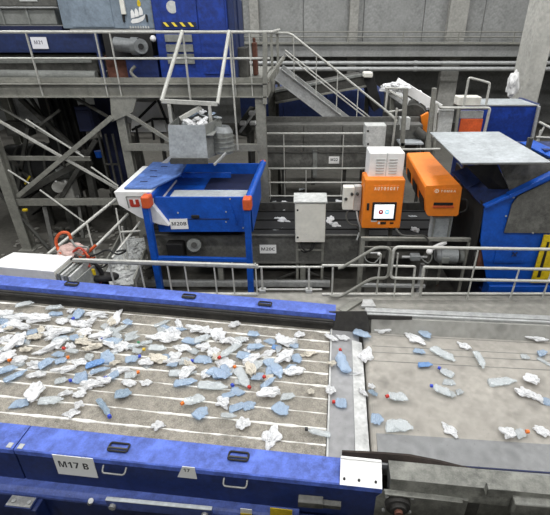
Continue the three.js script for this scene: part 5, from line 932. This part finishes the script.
// [place, along, across, length, width, turn, kind, cap colour and end]
const pieces = [
  ['a',-3.832,-0.410,0.255,0.156,1.06,'W','-'], ['a',-3.586,-0.545,0.374,0.120,0.01,'W','-'],
  ['a',-3.151,-0.712,0.195,0.124,1.29,'B','b-'], ['a',-3.274,-0.571,0.140,0.094,0.15,'W','-'],
  ['a',-3.035,-0.547,0.237,0.107,-0.11,'W','-'], ['a',-3.629,-0.383,0.209,0.078,-0.11,'W','-'],
  ['a',-3.206,-0.350,0.309,0.091,0.46,'W','-'], ['a',-3.101,-0.274,0.143,0.064,0.45,'B','-'],
  ['a',-3.723,-0.186,0.141,0.100,1.20,'W','-'], ['a',-3.528,-0.126,0.250,0.124,1.46,'W','-'],
  ['a',-3.397,-0.232,0.154,0.076,0.14,'F','-'], ['a',-3.497,0.086,0.190,0.120,1.45,'W','-'],
  ['a',-3.345,0.159,0.175,0.071,-0.19,'C','o-'], ['a',-3.002,0.159,0.162,0.118,0.75,'B','-'],
  ['a',-3.164,0.165,0.111,0.071,0.42,'W','-'], ['a',-2.901,0.067,0.131,0.084,0.58,'B','o+'],
  ['a',-2.706,0.057,0.164,0.097,-0.10,'W','-'], ['a',-2.770,0.218,0.208,0.070,0.35,'W','-'],
  ['a',-2.813,-0.227,0.184,0.089,-0.21,'F','-'], ['a',-3.611,0.004,0.146,0.073,-0.10,'C','g-'],
  ['a',-3.159,-0.059,0.189,0.074,0.78,'W','-'], ['a',-2.865,-0.067,0.169,0.062,-0.10,'C','r-'],
  ['a',-3.370,-0.029,0.128,0.073,0.14,'F','-'], ['a',-2.947,-0.763,0.230,0.084,0.15,'W','-'],
  ['a',-2.678,-0.659,0.395,0.110,1.61,'W','-'], ['a',-2.654,-0.356,0.212,0.117,0.44,'W','-'],
  ['a',-2.521,-0.303,0.221,0.103,-0.31,'B','b-'], ['a',-2.901,-0.413,0.169,0.118,0.79,'W','-'],
  ['a',-2.368,-0.255,0.244,0.090,-0.31,'W','-'], ['a',-2.301,-0.370,0.159,0.079,0.14,'C','-'],
  ['a',-2.127,-0.324,0.151,0.065,0.43,'C','g-'], ['a',-2.506,0.076,0.215,0.096,0.41,'D','-'],
  ['a',-2.449,-0.058,0.223,0.148,1.65,'B','-'], ['a',-2.155,-0.034,0.153,0.099,0.41,'B','b+'],
  ['a',-1.988,-0.010,0.155,0.086,0.01,'W','-'], ['a',-1.894,-0.086,0.233,0.100,-0.10,'F','-'],
  ['a',-2.015,-0.466,0.224,0.107,0.43,'W','-'], ['a',-2.150,-0.182,0.132,0.076,0.14,'C','y+'],
  ['a',-2.673,-0.160,0.201,0.088,0.59,'F','-'], ['a',-2.216,0.129,0.187,0.072,0.13,'W','-'],
  ['a',-1.850,-0.623,0.203,0.069,0.14,'B','-'], ['a',-1.643,-0.633,0.186,0.096,-0.24,'W','-'],
  ['a',-1.507,-0.634,0.152,0.110,-0.12,'W','-'], ['a',-1.350,-0.599,0.213,0.151,1.59,'W','-'],
  ['a',-1.207,-0.508,0.167,0.095,0.01,'W','-'], ['a',-1.063,-0.510,0.165,0.108,0.41,'C','-'],
  ['a',-1.881,-0.430,0.225,0.133,0.57,'W','-'], ['a',-1.618,-0.431,0.203,0.106,-0.52,'B','-'],
  ['a',-1.687,-0.315,0.193,0.104,-0.11,'W','-'], ['a',-1.446,-0.332,0.137,0.105,0.14,'W','-'],
  ['a',-1.316,-0.281,0.144,0.117,1.11,'W','-'], ['a',-1.582,-0.097,0.145,0.113,0.01,'C','b+'],
  ['a',-1.402,-0.137,0.198,0.126,-0.32,'B','-'], ['a',-1.136,-0.306,0.331,0.091,1.18,'C','r-'],
  ['a',-0.954,-0.264,0.186,0.117,-0.11,'B','-'], ['a',-1.107,-0.035,0.164,0.112,0.63,'C','o+'],
  ['a',-0.935,-0.403,0.116,0.080,0.14,'W','-'], ['a',-0.919,-0.642,0.149,0.097,-0.12,'B','-'],
  ['a',-0.365,-0.722,0.127,0.085,0.40,'W','-'], ['a',-0.852,-0.540,0.083,0.068,0.14,'W','-'],
  ['a',-0.617,-0.483,0.120,0.081,-0.12,'D','-'], ['a',-0.470,-0.558,0.196,0.082,0.40,'W','-'],
  ['a',-0.857,-0.432,0.191,0.094,-0.12,'B','-'], ['a',-0.878,-0.225,0.210,0.116,0.63,'W','-'],
  ['a',-0.706,-0.366,0.147,0.079,0.63,'W','-'], ['a',-0.500,-0.293,0.228,0.118,0.92,'W','-'],
  ['a',-0.363,-0.296,0.150,0.105,-1.09,'B','-'], ['a',-0.611,-0.102,0.318,0.126,-1.04,'B','-'],
  ['a',-0.389,-0.101,0.223,0.114,0.32,'W','-'], ['a',-0.792,-0.125,0.180,0.101,1.03,'C','-'],
  ['a',-0.751,0.052,0.125,0.110,-0.32,'B','r+'], ['a',-0.909,0.073,0.316,0.110,-0.77,'C','r+'],
  ['a',-0.245,-0.413,0.193,0.067,0.38,'F','-'], ['a',-3.340,0.309,0.195,0.092,0.42,'B','-'],
  ['a',-3.008,0.322,0.170,0.069,0.26,'W','-'], ['a',-2.740,0.344,0.127,0.080,0.40,'C','-'],
  ['a',-2.601,0.268,0.163,0.116,0.70,'B','b-'], ['a',-2.891,0.540,0.237,0.132,1.83,'W','-'],
  ['a',-2.681,0.616,0.224,0.097,0.25,'C','-'], ['a',-2.947,0.699,0.156,0.106,-0.08,'B','-'],
  ['a',-2.423,0.718,0.129,0.085,0.32,'W','-'], ['a',-2.387,0.641,0.085,0.075,1.65,'W','-'],
  ['a',-2.589,0.514,0.123,0.055,0.39,'W','-'], ['a',-2.465,0.498,0.122,0.078,0.53,'W','-'],
  ['a',-2.444,0.402,0.128,0.068,0.39,'W','-'], ['a',-2.407,0.184,0.192,0.059,0.40,'B','-'],
  ['a',-2.259,0.223,0.132,0.094,0.54,'B','b-'], ['a',-2.415,0.357,0.208,0.091,0.01,'W','-'],
  ['a',-2.558,0.248,0.113,0.140,1.49,'B','-'], ['a',-2.300,0.314,0.138,0.081,-0.19,'W','-'],
  ['a',-2.072,0.184,0.137,0.095,0.39,'C','o+'], ['a',-2.055,0.296,0.153,0.070,-0.09,'W','-'],
  ['a',-1.890,0.260,0.102,0.082,0.13,'W','-'], ['a',-2.035,0.456,0.160,0.112,0.25,'G','-'],
  ['a',-2.146,0.647,0.295,0.054,-0.80,'G','b+'], ['a',-1.571,0.764,0.110,0.084,0.12,'W','-'],
  ['a',-1.561,0.071,0.292,0.097,0.21,'C','-'], ['a',-1.188,0.081,0.230,0.121,-0.58,'B','-'],
  ['a',-1.480,0.221,0.229,0.094,0.06,'B','-'], ['a',-1.193,0.225,0.314,0.106,0.01,'C','-'],
  ['a',-0.929,0.232,0.154,0.095,-0.82,'B','b-'], ['a',-1.333,0.457,0.199,0.113,0.95,'C','o-'],
  ['a',-1.217,0.579,0.157,0.121,1.03,'B','-'], ['a',-1.041,0.420,0.152,0.102,-0.93,'W','-'],
  ['a',-0.883,0.451,0.176,0.090,0.24,'B','-'], ['a',-0.940,0.593,0.155,0.055,0.02,'C','-'],
  ['a',-0.782,0.656,0.132,0.108,0.55,'W','-'], ['a',-1.103,-0.114,0.141,0.101,0.86,'W','-'],
  ['a',-0.780,0.413,0.140,0.103,0.57,'B','-'], ['a',-0.592,0.257,0.227,0.106,0.36,'W','-'],
  ['a',-0.404,0.273,0.135,0.094,-0.21,'C','-'], ['a',-0.456,0.435,0.176,0.136,-0.69,'B','-'],
  ['a',-0.509,0.757,0.214,0.127,1.49,'W','-'], ['a',-0.077,0.683,0.225,0.065,0.06,'C','k-'],
  ['a',-0.174,0.176,0.073,0.060,0.13,'F','-'], ['p',-0.395,-0.711,0.185,0.056,-0.56,'W','-'],
  ['p',-0.249,-0.742,0.135,0.084,-0.19,'W','-'], ['r',-0.014,-0.817,0.228,0.114,-0.47,'B','-'],
  ['p',-0.239,-0.303,0.352,0.118,-1.45,'B','r-'], ['r',0.017,-0.457,0.233,0.120,1.17,'W','-'],
  ['p',-0.119,-0.155,0.134,0.038,0.15,'W','-'], ['p',-0.374,-0.244,0.090,0.065,0.08,'F','-'],
  ['p',-0.377,0.143,0.100,0.096,0.51,'W','-'], ['p',-0.283,0.296,0.132,0.117,0.08,'B','r-'],
  ['p',-0.043,0.117,0.101,0.048,-0.83,'W','-'], ['r',0.060,0.136,0.099,0.060,-1.20,'G','-'],
  ['r',0.046,0.025,0.076,0.061,-0.64,'W','-'], ['r',0.240,-0.935,0.222,0.072,-0.06,'W','-'],
  ['r',0.630,-0.810,0.253,0.113,-0.76,'W','-'], ['r',0.762,-0.878,0.167,0.114,-1.02,'B','-'],
  ['r',0.639,-0.557,0.136,0.081,-0.47,'B','-'], ['r',0.913,-0.544,0.299,0.121,-1.01,'C','-'],
  ['r',1.196,-0.725,0.133,0.096,-0.51,'W','-'], ['r',1.287,-0.455,0.279,0.079,-1.60,'C','-'],
  ['r',0.672,-0.342,0.162,0.078,-0.18,'D','-'], ['r',0.885,-0.249,0.167,0.102,-0.60,'C','b-'],
  ['r',0.886,-0.098,0.129,0.099,-0.45,'C','-'], ['r',0.763,0.040,0.183,0.109,-0.04,'C','b-'],
  ['r',0.869,0.073,0.096,0.084,-0.43,'C','-'], ['r',0.969,0.037,0.084,0.072,0.08,'C','-'],
  ['r',1.459,-0.158,0.312,0.112,-0.02,'C','-'], ['r',1.776,-0.197,0.154,0.124,-0.05,'W','-'],
  ['r',1.622,0.000,0.162,0.120,-0.18,'W','-'], ['r',1.746,0.045,0.129,0.083,-1.21,'W','-'],
  ['r',1.832,0.078,0.102,0.106,-0.17,'B','-'], ['r',2.105,-0.888,0.211,0.056,-0.16,'W','-'],
  ['r',2.070,-0.652,0.121,0.094,-0.06,'B','-'], ['r',1.853,-0.583,0.105,0.080,-0.21,'C','-'],
  ['r',2.038,-0.514,0.169,0.053,-1.03,'C','-'], ['r',0.292,0.172,0.184,0.118,0.49,'C','r-'],
  ['r',0.078,0.456,0.124,0.123,-0.14,'B','-'], ['r',0.280,0.546,0.258,0.143,-0.14,'C','-'],
  ['r',0.762,0.519,0.165,0.088,-1.00,'W','-'], ['r',1.284,0.535,0.123,0.108,-0.41,'W','-'],
  ['r',1.412,0.536,0.113,0.097,0.08,'C','o+'], ['r',1.617,0.475,0.143,0.087,-0.48,'W','-']];
function layPiece([where, x, z, len, wid, turn, kind, cap], i) {
  const [name, look, m, shapes, category] = kinds[kind], [onWhat, f] = spots[where], s = shapes[(i * 5 + 3) % shapes.length];
  const capped = cap !== '-', o = new THREE.Group(); o.name = numbered(name); scene.add(o);
  const size = len > 0.3 ? 'long ' : len < 0.15 ? 'small ' : '';
  const side = where === 'p' ? '' : where === 'a' ? (x > -0.55 ? ' beside the steel plate' : z < -0.42 ? ' near the black skirt' : z > 0.35 ? ' near the blue flange' : ' along its middle') : (x < 0.35 ? ' just past the steel plate' : z < -0.35 ? ' near the far seams' : z > 0.3 ? ' near the side beam' : ' along its middle');
  const label = size + look + (capped ? ' with ' + capWord[cap[0]] + ' cap' : '') + ' ' + onWhat + side;
  tag(o, label, category, label);
  const lift = where === 'p' ? (x < -0.13 ? 0.03 - 0.067 * Math.max(0, x + 0.4) : 0.012) : where === 'a' ? 0.004 : 0.001;
  o.position.set(x, lift + 0.012 * ((i * 7) % 4), z).applyMatrix4(f.m);
  o.quaternion.copy(f.q).multiply(new THREE.Quaternion().setFromEuler(new THREE.Euler(0, turn + (capped && cap[1] === '-' ? Math.PI : 0), 0)));
  const isFilm = category === 'film', across = isFilm ? wid / 0.42 : wid / 0.36;
  const b = new THREE.Mesh(s.g, m); b.name = isFilm ? 'film' : 'bottle_body'; b.castShadow = b.receiveShadow = true;
  b.scale.set(len * (isFilm ? 1.06 : 1.0), Math.min(across, len, 0.28) * (isFilm ? 0.5 : 0.72), across * (i % 2 && !capped ? -1 : 1)); o.add(b);
  if (capped) { const c = new THREE.Mesh(capGeo, capM[cap[0]]); c.name = 'cap'; c.castShadow = c.receiveShadow = true; c.position.set(s.cap[0] * b.scale.x, Math.max(0.026, s.cap[1] * b.scale.y), s.cap[2] * b.scale.z); c.scale.setScalar(0.036); o.add(c); }
  return o;
}
pieces.forEach(layPiece);
// the thick drift of further scraps on the ribbed belt
for (let k = 0; k < 130; k++) {
  const x = k < 104 ? -3.9 + 3.55 * Math.pow(rnd(), 1.25) : rr(-6, -3.9), lim = 0.12 + 0.1 * noise.noise(x * 1.3, 4.2, 0), z = -0.28 + (rnd() + rnd() + rnd() - 1.5) * 0.62 + lim * 0.3;
  layPiece(['a', x, Math.max(-0.8, Math.min(0.45, z)), rr(0.08, 0.22), rr(0.05, 0.11), rr(-1.2, 1.2), 'WWWCBBCF'[(rnd() * 8) | 0], '-'], k + 3);
}
// scraps heaped in the chute, on the dark belt and on the far conveyor
function scrapAt(p, len, wid, turn, k, kind, where) {
  const [name, look, m, shapes, category] = kinds[kind], s = shapes[k % shapes.length], o = new THREE.Group(); o.name = numbered(name); scene.add(o);
  o.position.copy(V(p)); o.rotation.set(0, turn, where === 'in the grey steel chute' ? 0.5 * Math.sin(k * 2.1) : 0); tag(o, look + ' ' + where, category, look + ' ' + where);
  const b = new THREE.Mesh(s.g, m); b.name = category === 'film' ? 'film' : 'bottle_body'; b.castShadow = b.receiveShadow = true; b.scale.set(len, Math.min(0.28, wid), wid / 0.4); o.add(b); return o;
}
for (const [p, k] of [[[-1.982, 2.93, -7.5], 1], [[-1.878, 2.993, -7.6], 2], [[-1.776, 3.025, -7.7], 3], [[-1.784, 2.94, -7.45], 4], [[-1.686, 2.968, -7.65], 5], [[-1.591, 2.99, -7.8], 6], [[-1.895, 2.901, -7.4], 7], [[-1.675, 2.917, -7.4], 8], [[-1.493, 2.923, -7.8], 9]]) scrapAt(p, 0.22, 0.12, k * 1.3, k, 'WCBW'[k % 4], 'in the grey steel chute');
for (const [p, k, l] of [[[-0.616, 1.03, -8.565], 1, 0.2], [[-0.401, 1.03, -8.508], 2, 0.24], [[-0.406, 1.03, -7.623], 3, 0.3], [[-0.48, 1.03, -7.214], 4, 0.26], [[0.521, 1.03, -7.623], 5, 0.34], [[0.765, 1.03, -8.565], 6, 0.22], [[-0.023, 1.03, -9.405], 7, 0.14], [[-0.348, 1.03, -8.178], 8, 0.16], [[2.06, 1.03, -7.17], 2, 0.24], [[2.148, 1.03, -7.818], 4, 0.18], [[-0.93, 1.03, -8.286], 5, 0.2], [[0.603, 1.03, -7.391], 3, 0.2]]) scrapAt(p, l, 0.12, k * 0.9, k, 'WCW'[k % 3], 'on the black cleated belt');
for (const [p, k, l] of [[[1.909, 3.101, -10.3], 1, 0.55], [[2.085, 3.143, -10.3], 2, 0.6], [[2.247, 3.114, -10.2], 3, 0.5], [[2.255, 3.003, -10.4], 4, 0.5], [[2.533, 2.96, -10.4], 5, 0.5], [[2.713, 2.802, -10.3], 6, 0.45], [[2.843, 2.666, -10.2], 7, 0.4], [[1.959, 3.003, -10.4], 8, 0.5]]) scrapAt(p, l * 0.7, 0.2, k * 0.7, k, 'W', 'heaped on the unloading conveyor');
renderer.render(scene, camera);
